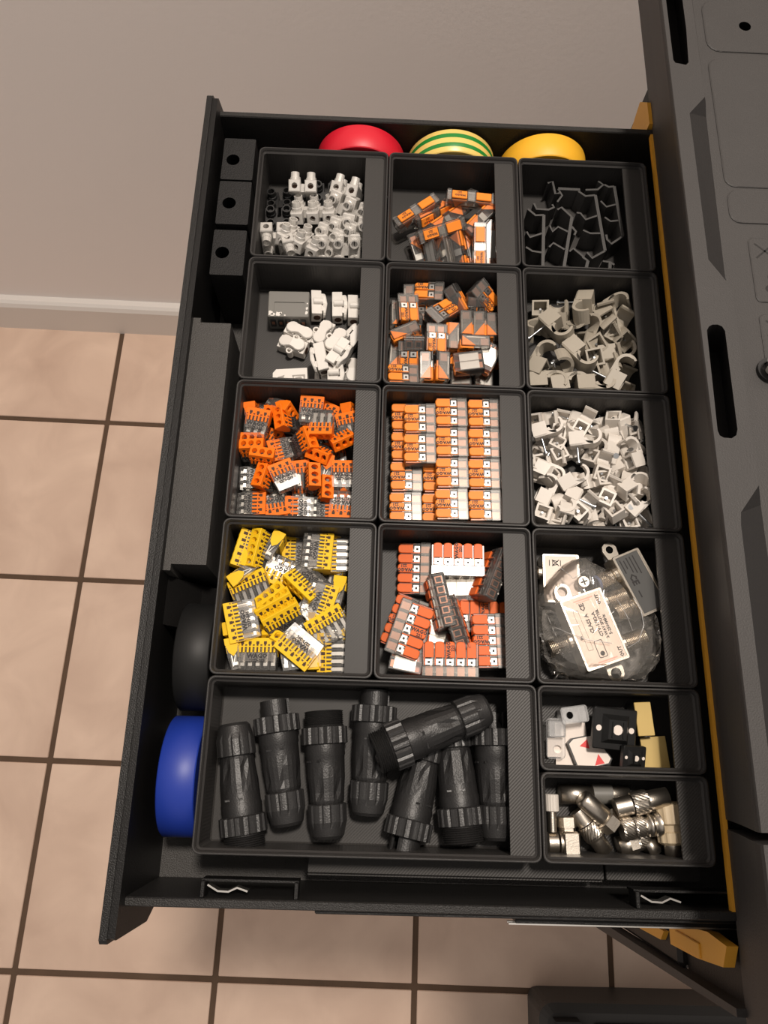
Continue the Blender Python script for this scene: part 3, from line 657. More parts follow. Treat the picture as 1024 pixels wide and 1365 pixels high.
# printed strips filling the gap along the near wall and under the bins
mb = MB(); mb.box(54, 206, -10.5, -.8, -60, -30, 'bin', c=.5); mb.box(54, 206, -12, -10.5, -60, -34, 'bin')
obj('spacer_strip', mb).location = W(0, 0, 0); tag(bpy.data.objects['spacer_strip'], 'dark printed spacer strip between the large bin and the drawer wall', 'spacer', 'spacer strips')
mb = MB(); mb.box(207, 256, -10.5, -.8, -60, -30, 'bin', c=.5)
o = obj('spacer_strip', mb); o.location = W(0, 0, 0); tag(o, 'short dark printed spacer strip in front of the coaxial plug bin', 'spacer', 'spacer strips')
mb = MB(); mb.box(-1, 254, 0, 420, -59.9, -40.2, 'bin', c=.5); part('bin_support', mb, dr)
# three drilled blocks in the far corner
for i, (y0, y1, hx, hy, nm) in enumerate(((397, 430, -17.2, 412.7, 'farthest of three by the drawer corner'), (362.5, 395.5, -16.7, 378.6, 'middle one of three in a row'), (325, 358, -17.6, 341.2, 'last of three, beside the white terminals'))):
    mb = MB(); oo = rrect(-24, -3.6, y0, y1, .6, 1); hh = circle(hx, hy, 4.3, 18)
    mb.plate(oo, [hh], -5, 'foam'); mb.recess(hh, -5, 20, 'void')
    mb.loft([[(x, y, -60) for x, y in oo], [(x, y, -5) for x, y in oo]], 'foam')
    o = obj('drilled_block', mb); o.location = W(0, 0, 0); tag(o, 'black speckled block with one hole, '+nm, 'block', 'drilled blocks in the drawer corner')

# ------------------------------------------------------------------ tape rolls
def roll(name, label, c, axis, m, r=30, half=9.25, rot=0):
    t = thing(name, label, 'tape', c, orient(90 if axis == 'y' else 0), 'rolls of insulating tape')
    mb = MB(); n = 64
    prof = [(-half, r-.5), (-half+.5, r), (half-.5, r), (half, r-.5)]
    lo = []
    for x, q in [(-half, 20.5)]+prof+[(half, 20.5), (-half, 20.5)]:
        lo.append([(x, q*math.cos(2*math.pi*k/n), q*math.sin(2*math.pi*k/n)) for k in range(n)])
    mb.loft(lo, m, smooth=False)
    for i in range(len(mb.sm)): mb.sm[i] = (n*2 <= i < n*3)
    part('tape_winding', mb, t)
    mb = MB(); lo = [[(x, q*math.cos(2*math.pi*k/32), q*math.sin(2*math.pi*k/32)) for k in range(32)] for x, q in ((-half, 20.4), (half, 20.4), (half, 19), (-half, 19), (-half, 20.4))]
    mb.loft(lo, 'core'); part('core_ring', mb, t)
    return t
roll('tape_roll', 'red tape roll standing behind the white terminal strips', (65, 431.2, -29), 'y', 'tape_red')
roll('tape_roll', 'green and yellow striped tape roll standing at the drawer back', (127, 431.2, -29.5), 'y', 'tape_stripe')
roll('tape_roll', 'yellow tape roll standing behind the black clips', (190.5, 431.2, -29.5), 'y', 'tape_yellow')
roll('tape_roll', 'blue tape roll standing beside the large bin', (-10.6, 34.6, -29.4), 'x', 'tape_blue')
roll('tape_roll', 'black tape roll standing beside the yellow connectors', (-10, 96.2, -30.5), 'x', 'tape_black', r=29)

# ------------------------------------------------------------------ printed bins
FLZ = -31.0
def make_bin(x0, y0, w_, h_, label):
    g = .28
    x1, y1 = x0+w_-g, y0+h_-g; x0 += g; y0 += g
    t = thing('parts_bin', label, 'bin', (0, 0, 0), None, 'printed bins set side by side in the drawer')
    ring = lambda i, r, z: [(x, y, z) for x, y in rrect(x0+i, x1-i, y0+i, y1-i, r)]
    mb = MB()
    mb.loft([ring(2.6, 1.2, -40), ring(0, 3.7, -36), ring(0, 3.7, -4.5)], 'bin'); mb.add(ring(2.6, 1.2, -40), [tuple(range(20))[::-1]], 'bin')
    mb.loft([ring(2.75, 1.6, -4.5), ring(2.75, 1.6, FLZ+.8), ring(3.5, 1, FLZ)], 'bin')
    mb.add(ring(3.5, 1, FLZ), [tuple(range(20))], 'bin')
    part('shell', mb, t)
    mb = MB(); mb.loft([ring(0, 3.7, -4.5), ring(0, 3.7, -.35), ring(.35, 3.5, 0), ring(.9, 3.2, 0), ring(1.5, 2.7, -1.1), ring(1.8, 2.4, -2.2), ring(2.75, 1.6, -3.0), ring(2.75, 1.6, -4.5)], 'rim')
    part('rim', mb, t)
    mb = MB(); xl = x0+w_-15.2
    mb.prism([(xl, -3.2), (x1-2.74, -3.2), (x1-2.74, -14), (xl+3, -5), (xl, -4.6)], -(y1-2.74), -(y0+2.74), 'bin', ax='y'); part('label_ledge', mb, t)
    return t
for x, y, w_, h_, lb in ((0, 336, 84, 84, 'white terminal strips'), (84, 336, 84, 84, 'long inline connectors'), (168, 336, 84, 84, 'black spring clips'),
    (0, 252, 84, 84, 'white rocker terminals'), (84, 252, 84, 84, 'two-lever connectors'), (168, 252, 84, 84, 'grey cable clips'),
    (0, 168, 84, 84, 'orange push-in connectors'), (84, 168, 84, 84, 'rows of three-lever connectors'), (168, 168, 84, 84, 'white cable clips'),
    (0, 84, 84, 84, 'yellow push-in connectors'), (84, 84, 84, 84, 'five-lever connectors'), (168, 84, 84, 84, 'bagged signal splitter')):
    make_bin(x, y, w_, h_, 'square black printed bin holding '+lb)
make_bin(0, 0, 168, 84, 'wide black printed bin holding round black cable connectors')
make_bin(168, 42, 84, 42, 'small black printed bin holding cable tie mounts')
make_bin(168, 0, 84, 42, 'small black printed bin holding coaxial plugs')

# ------------------------------------------------------------------ the trolley
tr = thing('tool_trolley', 'tall dark grey plastic tool trolley with yellow trim beside the drawer', 'tool trolley', (0, 0, 0))
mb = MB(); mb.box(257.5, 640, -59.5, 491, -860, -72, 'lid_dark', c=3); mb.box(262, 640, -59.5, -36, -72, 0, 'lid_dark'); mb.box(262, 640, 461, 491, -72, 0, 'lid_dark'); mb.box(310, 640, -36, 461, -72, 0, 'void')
part('cabinet_body', mb, tr)
for yy in (-52, 40, 390, 480):
    mb = MB(); mb.cyl((300 if yy in (-52, 480) else 600, yy, -900+20), (330 if yy in (-52, 480) else 630, yy, -880), 20, 'blackgloss', 20); part('wheel', mb, tr)
band_in = [(258.2, 600), (257.9, 400), (248.1, 387.8), (248.2, 292.6), (256.8, 278.7), (258.5, 273.4), (258.4, 170.2), (248.4, 156.7), (247.7, 150.6), (246.9, 22)]
plate_in = [(262.5, 600), (261.8, 403), (260.9, 393), (259.5, 288), (260.3, 281), (260.8, 274), (261.8, 172), (261.9, 163), (261.9, 153.3), (261.9, 22)]
slot1 = [(242.6, 520), (242.6, 426), (243.6, 423.8), (249.6, 422.6), (251.2, 424.5), (252.4, 450), (252.4, 520)]
slot2 = [(242.9, 251), (244.2, 253.3), (246, 254.4), (248.6, 254.6), (250.8, 253.6), (252.0, 251), (251.8, 198), (250.9, 195), (248.5, 193.3), (244.7, 193.5), (242.9, 194.6), (242.2, 197)]
ZT, ZP = 70, 63
mb = MB()
outer = [(240.2, 22), (240.2, 540), (246, 560), (246, 600)]+band_in
mb.plate(outer, [slot1, slot2], ZT, 'lid')
mb.recess(slot1, ZT, 34, 'lid_dark', 'lid_dark', 13); mb.recess(slot2, ZT, 26, 'lid_dark', 'lid_dark', 9)
mb.loft([[(x, y, ZT) for x, y in band_in], [(x, y, ZP) for x, y in plate_in]], 'lid_dark', closed=False)
side = lambda y: [(259, y, -2), (258.6, y, 0), (252, y, 26), (242, y, 60), (240.0, y, 66), (239.9, y, 69), (240.2, y, 70)]
mb.loft([side(600)[:], side(540), side(22)], 'lid', closed=False)
mb.add(side(22)+[(246.9, 22, 70), (261.9, 22, 63), (262, 22, -2)], [tuple(range(10))[::-1]], 'lid_dark')
part('lid_frame', mb, tr)
mb = MB(); mb.box(270, 640, 19, 599, 0, 48, 'lid_dark'); mb.box(246, 640, 596, 600, 0, 63, 'lid'); part('lid_core', mb, tr)
mb = MB()
kh = circle(291.1, 462, 3.6, 20)
mb.plate([(640, 22), (640, 600)]+plate_in, [kh], ZP, 'lid'); mb.recess(kh, ZP, 12, 'void'); part('lid_plate', mb, tr)
def lid_panel(P, nm='lid_panel'):
    mb = MB(); n = len(P); cx = sum(p[0] for p in P)/n; cy = sum(p[1] for p in P)/n
    sh = lambda k: [(x+(cx-x)*k/max(1, math.hypot(cx-x, cy-y)), y+(cy-y)*k/max(1, math.hypot(cx-x, cy-y))) for x, y in P]
    mb.loft([[(x, y, ZP) for x, y in P], [(x, y, ZP+.35) for x, y in P], [(x, y, ZP+.7) for x, y in sh(.8)]], 'lid')
    return mb, sh(.8)
mb, top = lid_panel(rrect(266.8, 420, 441.6, 482, 8)); mb.plate(top, [kh], ZP+.7, 'lid'); mb.loft([[(x, y, ZP+.7) for x, y in kh[::-1]], [(x, y, ZP) for x, y in kh[::-1]]], 'void'); part('lid_panel', mb, tr)
mb, top = lid_panel(rrect(266, 420, 345, 435.8, 6)); mb.plate(top, [], ZP+.7, 'lid'); part('lid_panel', mb, tr)
mb, top = lid_panel(rrect(266.2, 420, 321.5, 343, 6)); mb.plate(top, [], ZP+.7, 'lid'); part('lid_panel', mb, tr)
for y0, y1 in ((273, 312.5), (233, 266)):
    mb, top = lid_panel(rrect(274, 330, y0, y1, 3)); mb.plate(top, [], ZP+.7, 'lid')
    zz = ZP+.72
    for sx in (1, -1):
        a, b_ = (277, y1-4-(0 if sx > 0 else 9)), (287, y1-4-(9 if sx > 0 else 0))
        d = Vector((b_[0]-a[0], b_[1]-a[1])).normalized(); nv = Vector((-d.y, d.x))*.5
        mb.add([(a[0]+nv.x, a[1]+nv.y, zz), (a[0]-nv.x, a[1]-nv.y, zz), (b_[0]-nv.x, b_[1]-nv.y, zz), (b_[0]+nv.x, b_[1]+nv.y, zz)], [(0, 1, 2, 3)], 'lid_dark')
    for k in (0, 1): mb.plate(circle(281.5+2*k, y0+8+7*k, 2.2, 14), [], zz, 'lid_dark')
    part('lid_panel', mb, tr)
mb = MB(); mb.loft([[(259, y, -2), (258.6, y, 0), (252, y, 26), (242, y, 60), (240, y, 68), (240.4, y, 70), (246.5, y, 70), (262, y, 63), (262, y, -2)] for y in (17.5, -58, -75)], 'lid', cap=True)
mb.box(262, 640, -75, 17.5, -2, 63, 'lid'); part('lid_corner', mb, tr)
mb = MB(); mb.box(257.0, 259.3, -19, 446, -3.5, -.4, 'yellow_trim'); part('yellow_edge', mb, tr, 'thin yellow edge of the drawer opening')
mb = MB(); mb.prism([(448, -26), (474, -26), (479, -8), (467, 3), (449, 3)], 255.5, 262, 'yellow_trim', ax='x'); part('latch', mb, tr, 'yellow latch')
mb = MB(); mb.prism([(-47, -70), (-46, -36), (-43, -6), (-33, 0), (-31, -20), (-36, -70)], 252.5, 258, 'yellow_trim', ax='x'); mb.box(251.5, 253, -45, -38, -60, -30, 'yellow_trim', c=.5); part('latch', mb, tr, 'yellow latch')
mb = MB(); mb.prism([(-50, -124), (-43.5, -124), (-43.5, -84), (-49, -90)], 254.5, 258, 'yellow_trim', ax='x'); part('latch', mb, tr, 'yellow latch')
mb = MB(); mb.prism([(-61.5, 0), (-58, 0), (-63, -300), (-70, -300)], 254, 262, 'lid', ax='x'); part('corner_post', mb, tr)
# white plug with black ring lying on the lid
t = thing('plastic_plug', 'white plastic plug in a black ring on the trolley lid', 'plug', (275.2, 233.5, ZP+.7))
mb = MB(); lo = [[(q*math.cos(k*math.pi/12), q*math.sin(k*math.pi/12), z) for k in range(24)] for z, q in ((0, 6.6), (1.6, 6.6), (1.6, 4.4), (0, 4.4))]
mb.loft(lo, 'blackgloss'); part('ring', mb, t, 'black ring')
mb = MB(); mb.cyl((0, 0, 0), (0, 0, 8), 2.2, 'white', 14); mb.cyl((0, 0, 8), (0, 0, 9), 5.0, 'white', 24, 5.6); mb.cyl((0, 0, 9), (0, 0, 11), 5.6, 'white', 24, 4.9); part('knob', mb, t)
# low black case on the floor under the near corner
t = thing('tool_case', 'low black plastic case standing on the floor below the drawer', 'tool case', (0, 0, 0))
mb = MB(); mb.prism(rrect(340, 760, -650, -278, 14, 3), FLOOR+1, -815, 'drawer_grain'); part('case_body', mb, t)
mb = MB(); P = rrect(335, 766, -656, -273, 20, 4); Q = rrect(345, 756, -646, -283, 14, 4)
mb.loft([[(x, y, -815) for x, y in P], [(x, y, -800) for x, y in P], [(x, y, -793) for x, y in Q]], 'drawer_grain'); mb.plate(Q, [], -793, 'drawer_grain'); part('case_lid', mb, t)
mb = MB(); mb.box(410, 720, -300, -294, -793, -788, 'panel_edge', c=1.5); mb.prism([(352, -288), (386, -288), (454, -372), (408, -392)], -793, -772, 'panel_edge'); part('lid_rib', mb, t)

# ------------------------------------------------------------------ connectors: prototypes
CX = 5.6
def lever_proto(n):
    t = bpy.data.objects.new('lever_connector', None); COL.objects.link(t); t.empty_display_size = .005
    Wd = CX*n+1.9; h = Wd/2
    mb = MB(); mb.box(-8.6, 9.3, -h, h, -4.2, 3.0, 'clear', c=.6); mb.box(3.4, 9.3, -h, h, 3.02, 4.2, 'clear', c=.4)
    for k in range(n+1):
        y = -n*CX/2+k*CX
        mb.box(-8, 8.8, y-.25, y+.25, -3.8, 2.8, 'clear2'); mb.box(-.8, 3.4, y-.35, y+.35, 3.02, 4.1, 'clear')
    part('body', mb, t)
    for k in range(n):
        y = (k-(n-1)/2)*CX
        mb = MB(); m = 'red_orange' if n == 5 else 'orange'
        top = [(-.9, y-2.5), (-.9, y+2.5), (-7.6, y+2.5), (-8.6, y+2.15), (-9.15, y+1.3), (-9.3, y), (-9.15, y-1.3), (-8.6, y-2.15), (-7.6, y-2.5)][::-1]; mid = [(min(-.9, x+.35 if x < -2 else x), y+(b_-y)*.9) for x, b_ in top]
        mb.loft([[(a, b_, 2.4 if a < -7 else 3.1) for a, b_ in top], [(a, b_, 3.75) for a, b_ in top], [(a, b_, 4.2) for a, b_ in mid]], m); mb.plate(mid, [], 4.2, m)
        mb.prism([(-8.1, 3.2), (-9.0, 2.8), (-9.2, 1.6), (-9.1, -1.2), (-8.65, -1.2), (-8.7, 1.5)], -y-2.1, -y+2.1, m, ax='y')
        mb.box(-.9, 3.2, y-2.55, y-2.05, 3.1, 4.1, m)
        if k in (0, n-1):
            s_ = -1 if k == 0 else 1; yy = s_*(h-.75)
            mb.prism([(-8.4, 2.9), (.5, 2.9), (-2.5, .5), (-8, -3.4)], -yy-.2, -yy+.2, m, ax='y')
        lv = part('lever', mb, t)
        if k == n//2 and n != 2 or n == 2 and k == 1:
            mb = MB(); mb.text('WAGO', 2.7, (-4.9, y-.95, 4.28), (-1, 0, 0), (0, -1, 0), 'ink'); mb.text('221', 2.3, (-5.6, y+1.3, 4.28), (-1, 0, 0), (0, -1, 0), 'ink')
            part('print', mb, lv, 'black lettering')
        mb = MB(); mb.box(-.1, 2.9, y-1.9, y+1.7, 3.05, 3.5, 'steel'); mb.box(.9, 2.1, y-.7, y+.6, 3.5, 3.56, 'ink')
        mb.box(3.6, 8.4, y-1.9, y+1.9, -2.6, 1.6, 'copper'); mb.box(8.4, 8.46, y-1.3, y+1.3, -1.9, 1.0, 'ink'); part('clamp', mb, t, 'metal spring clamp')
    mb = MB(); mb.box(-5, 6.5, -h+1.2, h-1.2, -3.4, -2.8, 'steel'); part('busbar', mb, t, 'bright metal bar')
    return t
def push_proto(n):
    t = bpy.data.objects.new('push_in_connector', None); COL.objects.link(t); t.empty_display_size = .005
    Wd = {3: 14, 5: 21.5}[n]; h = Wd/2; m = 'orange2' if n == 3 else 'yellow'; cw = (Wd-1.2)/n
    mb = MB()
    lo = [[(x, y, z) for y, z in ((-b_, -c), (b_, -c), (b_, c), (-b_, c))] for x, b_, c in ((-8.5, h-1.3, 1.9), (-8.1, h-.8, 2.4), (-2, h-.2, 3.2), (5.1, h-.1, 3.3))]
    mb.loft(lo, 'clear', cap=True)
    for k in range(1, n): mb.box(-8, 4.5, -h+.6+k*cw-.2, -h+.6+k*cw+.2, -2.2, 2.2, 'clear2')
    part('body', mb, t)
    mb = MB()
    for k in range(n):
        y = -h+.6+(k+.5)*cw
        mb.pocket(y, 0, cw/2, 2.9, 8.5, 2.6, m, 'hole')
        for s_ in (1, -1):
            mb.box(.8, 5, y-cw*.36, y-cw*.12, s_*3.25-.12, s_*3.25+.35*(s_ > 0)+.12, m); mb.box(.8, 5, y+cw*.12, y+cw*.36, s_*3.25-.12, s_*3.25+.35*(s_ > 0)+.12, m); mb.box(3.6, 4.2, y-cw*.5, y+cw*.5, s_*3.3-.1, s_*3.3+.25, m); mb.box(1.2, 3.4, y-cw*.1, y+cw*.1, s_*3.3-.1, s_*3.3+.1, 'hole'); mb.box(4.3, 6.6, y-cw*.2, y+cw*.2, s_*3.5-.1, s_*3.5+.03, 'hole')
    E_ = lambda a, b_, x: [(x, -a, -b_), (x, a, -b_), (x, a, b_), (x, -a, b_)]
    mb.loft([E_(h, 3.5, 5.0), E_(h, 3.5, 8.3), E_(h-.2, 3.3, 8.5), E_(h-.6, 2.9, 8.5)], m); mb.add(E_(h, 3.5, 5.0), [(3, 2, 1, 0)], m)
    for s_ in (1, -1): mb.prism([(5, 3.3), (5, -3.3), (1, -2.2), (-1.2, 0), (1, 2.2)], -s_*(h-.25)-.2, -s_*(h-.25)+.2, m, ax='y')
    part('front_cap', mb, t, 'orange front with wire holes' if n == 3 else 'yellow front with wire holes')
    mb = MB()
    for k in range(n):
        y = -h+.6+(k+.5)*cw; mb.box(-6.4, 1.5, y-cw*.22, y+cw*.22, -1.4, -.9, 'steel'); mb.box(-6, -4.4, y-cw*.32, y+cw*.2, -.9, 1.5, 'steel'); mb.prism([(-4.4, -.6), (1, 1.2), (1, 1.5), (-4.4, -.2)], -y-cw*.25, -y+cw*.05, 'steel', ax='y')
    part('spring_strip', mb, t, 'metal springs inside')
    mb = MB(); zt = 3.42
    mb.box(-3.8, .5, -h+1.2, h-1.2, 3.2, 3.3, 'clear2')
    mb.text('WAGO', 3.3, (-.9, 0, zt), (0, -1, 0), (1, 0, 0), 'ink'); mb.text('2273-20'+str(n), 2.2, (-3.3, 0, zt-.02), (0, -1, 0), (1, 0, 0), 'ink')
    part('print', mb, t, 'black lettering on a pale strip')
    return t
def inline_proto():
    t = bpy.data.objects.new('inline_connector', None); COL.objects.link(t); t.empty_display_size = .005
    mb = MB(); mb.box(-16.5, 16.5, -4.2, 4.2, -4.3, 3.0, 'clear', c=.9); mb.box(-2.6, 2.6, -4, 4, 3.02, 4.2, 'clear', c=.3); mb.box(-16, -13, -4, 4, 3.02, 4.1, 'clear', c=.3); mb.box(13, 16, -4, 4, 3.02, 4.1, 'clear', c=.3)
    mb.box(-15, 15, -.3, .3, -3.5, 2, 'clear2'); part('body', mb, t)
    for s_ in (-1, 1):
        mb = MB(); mb.box(*sorted((s_*3, s_*12.8)), -2.9, 2.9, 3.05, 4.25, 'orange', c=.35)
        for yy in (-3.5, 3.5): mb.prism([(s_*12.5, 2.8), (s_*2.8, 2.8), (s_*10, -3.3)], -yy-.2, -yy+.2, 'orange', ax='y')
        if s_ < 0: mb.text('WAGO', 2.2, (-7.5, -.8, 4.3), (-1, 0, 0), (0, -1, 0), 'ink'); mb.text('221', 2.0, (-7.9, 1.3, 4.3), (-1, 0, 0), (0, -1, 0), 'ink')
        part('lever', mb, t)
        mb = MB(); mb.box(*sorted((s_*8, s_*14.5)), -2.2, 2.2, -2.6, 1.5, 'copper'); part('clamp', mb, t, 'metal spring clamp')
    mb = MB(); mb.box(-9, 9, -2.6, 2.6, -3.2, -2.7, 'steel'); mb.box(-2, 2, -2.2, 2.2, -2.6, 2.2, 'steel'); part('busbar', mb, t, 'bright metal bar')
    return t
def luster_proto(n, m='milky', scr='steel'):
    t = bpy.data.objects.new('terminal_strip', None); COL.objects.link(t); t.empty_display_size = .005
    mb = MB(); P = 10.5
    for k in range(n):
        y = (k-(n-1)/2)*P
        sq = lambda x, q, dz=0: [(x, y-q, -3-q+dz), (x, y+q, -3-q+dz), (x, y+q, -3+q+dz), (x, y-q, -3+q+dz)]
        rd = lambda x, q: [(x, y+q*math.cos(a), -3+q*math.sin(a)) for a in (-2.356, -1.571, -.785, 0, .785, 1.571, 2.356, 3.1416)]
        q8 = lambda x, q: [(x, y+a*q, -3+c*q) for a, c in ((-1, -1), (0, -1), (1, -1), (1, 0), (1, 1), (0, 1), (-1, 1), (-1, 0))]
        L8 = [rd(-6, 1.9), rd(-10, 2.0), q8(-10, 3.4), q8(-9.4, 3.9), q8(9.4, 3.9), q8(10, 3.4), rd(10, 2.0), rd(6, 1.9)]
        mb.loft(L8, m); mb.add(L8[0], [tuple(range(8))], 'hole' if scr == 'steel' else 'void'); mb.add(L8[-1], [tuple(range(8))[::-1]], 'hole' if scr == 'steel' else 'void')
        for s_ in (-1, 1):
            ring = lambda q, z: [(s_*5+q*math.cos(a*math.pi/6), y+q*math.sin(a*math.pi/6), z) for a in range(12)]
            mb.loft([ring(3.4, .6), ring(3.3, 3), ring(2.9, 3.3), ring(2.8, 6.5), ring(2.1, 6.5), ring(1.9, 3.2)], m)
        if k < n-1: mb.box(-3, 3, y+3.6, y+P-3.6, -5, .2, m)
    part('housing', mb, t)
    for k in range(n):
        y = (k-(n-1)/2)*P; mb = MB()
        for s_ in (-1, 1): mb.cyl((s_*5, y, .4), (s_*5, y, 3.2), 1.9, scr, 10); mb.box(s_*5-1.6, s_*5+1.6, y-.3, y+.3, 3.2, 3.24, 'ink')
        part('screw', mb, t, 'clamping screws')
    return t
def peanut(sc=1.0):
    P = []
    for a in range(-125, 126, 25): P.append((4.6+4.1*sc*math.cos(math.radians(a)), 4.1*sc*math.sin(math.radians(a))))
    P.append((0, 2.9*sc))
    for a in range(55, 306, 25): P.append((-4.6+4.1*sc*math.cos(math.radians(a)), 4.1*sc*math.sin(math.radians(a))))
    P.append((0, -2.9*sc)); return P
def rocker_proto():
    t = bpy.data.objects.new('rocker_terminal', None); COL.objects.link(t); t.empty_display_size = .005
    mb = MB(); mb.box(-9, 9, -4.4, 4.4, -5.5, .9, 'white2', c=.3); mb.box(-6.5, -2.5, -4.1, 4.1, .8, 2, 'white2'); mb.box(2.5, 6.5, -4.1, 4.1, .8, 2, 'white2')
    for s_ in (-1, 1): mb.cyl((s_*8.8, 0, -2), (s_*9.2, 0, -2), 2.3, 'hole', 10)
    part('base', mb, t)
    P = peanut(); Q = peanut(.9); zz = lambda x: 4.6-abs(x)*.16
    mb = MB(); mb.loft([[(x, y, 1.9) for x, y in P], [(x, y, zz(x)-.6) for x, y in P], [(x, y, zz(x)) for x, y in Q]], 'white2', smooth=False); mb.add([(x, y, zz(x)) for x, y in Q]+[(0, 0, zz(0))], [(i, (i+1) % len(Q), len(Q)) for i in range(len(Q))], 'white2')
    mb.box(-1, 1, -2.4, 2.4, .2, 1, 'white2'); part('rocker', mb, t)
    mb = MB()
    ring = lambda q, z: [(q*math.cos(k*math.pi/7), 4.9+q*math.sin(k*math.pi/7), z) for k in range(14)]
    mb.loft([ring(2.1, -4.3), ring(2.1, 1.6), ring(1.2, 1.6), ring(1.1, -1)], 'white2'); mb.add(ring(1.1, -1), [tuple(range(14))], 'hole'); part('screw_eye', mb, t)
    return t
def clip_proto(kind):
    L_, Wd, H_, bw, bh, R, th, m = (18.5, 10.5, 8.5, 8.6, 8.6, 5.2, 1.6, 'white') if kind == 'clipw' else (23, 13, 11, 10.5, 10.5, 6.5, 1.9, 'greyclip')
    t = bpy.data.objects.new('cable_clip', None); COL.objects.link(t); t.empty_display_size = .005
    mb = MB(); x0 = -L_/2; y0, y1 = -Wd/2, -Wd/2+bh; z = H_/2; wl = 1.2
    A = [(x0, -z), (x0+bw, -z), (x0+bw, z), (x0, z)]; B_ = [(x0+wl, -z+wl), (x0+bw-wl, -z+wl), (x0+bw-wl, z-wl), (x0+wl, z-wl)]
    q = lambda P, y: [(a, y, b_) for a, b_ in P]
    A2 = [(x0+.7, -z+.7), (x0+bw-.7, -z+.7), (x0+bw-.7, z-.7), (x0+.7, z-.7)]
    mb.loft([q(A2, y0), q(A, y0+.9), q(A, y1), q(B_, y1), q(B_, y0+2.5)], m); mb.add(q(A2, y0), [(0, 1, 2, 3)], m); mb.add(q(B_, y0+2.5), [(3, 2, 1, 0)], m)
    cx, cy = L_/2-R, -Wd/2+R; lo = []
    for a in range(195, 406, 15):
        c, s_ = math.cos(math.radians(a)), math.sin(math.radians(a)); r2 = R-th*(1 if a < 385 else .75)
        lo.append([(cx+R*c, cy+R*s_, -z+.3), (cx+R*c, cy+R*s_, z-.3), (cx+r2*c, cy+r2*s_, z-.3), (cx+r2*c, cy+r2*s_, -z+.3)])
    mb.loft(lo, m, cap=True); mb.prism([(x0+bw-1.5, y0), (cx, y0), (cx, y0+th), (x0+bw-.3, y0+th*1.6), (x0+bw-.3, y1-1.5), (x0+bw-1.5, y1-.6)], -z+.3, z-.3, m); part('hook', mb, t)
    mb = MB(); xc = x0+bw/2; ln = 9 if kind == 'clipw' else 11
    mb.cyl((xc, y1-2, 0), (xc, y0-ln, 0), .75, 'nail', 8); mb.cyl((xc, y0-ln, 0), (xc, y0-ln-.9, 0), 1.7, 'nail', 10); part('nail', mb, t, 'zinc nail')
    return t
PROTO = {'lever2': lever_proto(2), 'lever3': lever_proto(3), 'lever5': lever_proto(5), 'push3': push_proto(3), 'push5': push_proto(5), 'inline': inline_proto(),
    'lus1': luster_proto(1), 'lus2': luster_proto(2), 'lus3': luster_proto(3), 'lusb': luster_proto(2, 'blackgloss', 'ink'), 'rock': rocker_proto(), 'clipw': clip_proto('clipw'), 'clipg': clip_proto('clipg')}
CAT = {'lever': 'connector', 'push': 'connector', 'inlin': 'connector', 'lus': 'terminal strip', 'rock': 'terminal block', 'clip': 'cable clip'}
for key, (grp, rows) in PILES.items():
    for kind, x, y, z, yaw, pi_, ro, lb in rows:
        cat = next(v for k, v in CAT.items() if kind.startswith(k[:4]) or kind.startswith(k))
        dup(PROTO[kind], (x, y, z), orient(yaw, pi_, ro), lb, cat, group=grp)
for p in PROTO.values(): drop_proto(p)
# ------------------------------------------------------------------ round cable connectors in the wide bin
def plug_proto(kind):
    t = bpy.data.objects.new('cable_connector', None); COL.objects.link(t); t.empty_display_size = .005
    mb = MB()
    mb.lathe([(-14, 10.2), (-9, 10.4), (-8, 10.0), (-3, 9.9)], 32, 'darkplug', cap=False)
    lo = []
    for x, r, k in ((-3, 9.9, 0), (2, 9.8, .03), (9, 9.1, .11), (13, 8.9, .02), (14.5, 8.4, 0)):
        lo.append([(x, r*(1-(k if i % 4 == 0 else 0))*math.cos(2*math.pi*i/24), r*(1-(k if i % 4 == 0 else 0))*math.sin(2*math.pi*i/24)) for i in range(24)])
    mb.loft(lo, 'darkplug', smooth=False)
    for a in (60, 95):
        c, s_ = math.cos(math.radians(a)), math.sin(math.radians(a)); mb.box(-6.5, -5.6, c*10-1.6, c*10+1.6, s_*10-.1, s_*10+.3, 'darkplug2')
    part('body', mb, t)
    rib = lambda n_, d: (lambda i, k: 1+(d if (k % n_) < n_/2 else 0))
    mb = MB(); mb.lathe([(-23, 10.4), (-22.6, 11.1), (-14.6, 11.1), (-14, 10.4)], 72, 'darkplug2', smooth=False, mod=lambda i, k: 1+(.08 if (k % 4) < 3 and i in (1, 2) else 0)); part('ring_nut', mb, t, 'ribbed black ring nut')
    mb = MB(); mb.lathe([(14.5, 8.9), (15, 9.4), (23, 9.3), (26, 9.0), (29.5, 8.2), (31, 7.0), (31, 5.2), (27, 5.0)], 60, 'darkplug2', smooth=False, mod=lambda i, k: 1+(.06 if (k % 5) < 4 and i in (1, 2) else 0)); part('end_cap', mb, t, 'ribbed black end cap')
    mb = MB()
    if kind == 'thread':
        P = []
        for k in range(8): P += [(-31+k*1.0, 9.6), (-30.6+k*1.0, 10.3)]
        mb.lathe([(-27, 7.2), (-31, 7.6)]+P+[(-22.5, 9.8)], 32, 'darkplug', smooth=False); part('threaded_collar', mb, t)
    else:
        n = 40
        for k0 in (2, 22):
            lo = []
            for i in range(17):
                a = 2*math.pi*(k0+i)/n; c, s_ = math.cos(a), math.sin(a)
                lo.append([(-22.5, 7.6*c, 7.6*s_), (-31, 7.6*c, 7.6*s_), (-31, 6.3*c, 6.3*s_), (-22.5, 6.3*c, 6.3*s_)])
            mb.loft(lo, 'darkplug', cap=True)
        mb.lathe([(-26, 3.5), (-23, 6)], 20, 'void'); part('slotted_sleeve', mb, t)
    return t
PT, PS = plug_proto('thread'), plug_proto('sleeve')
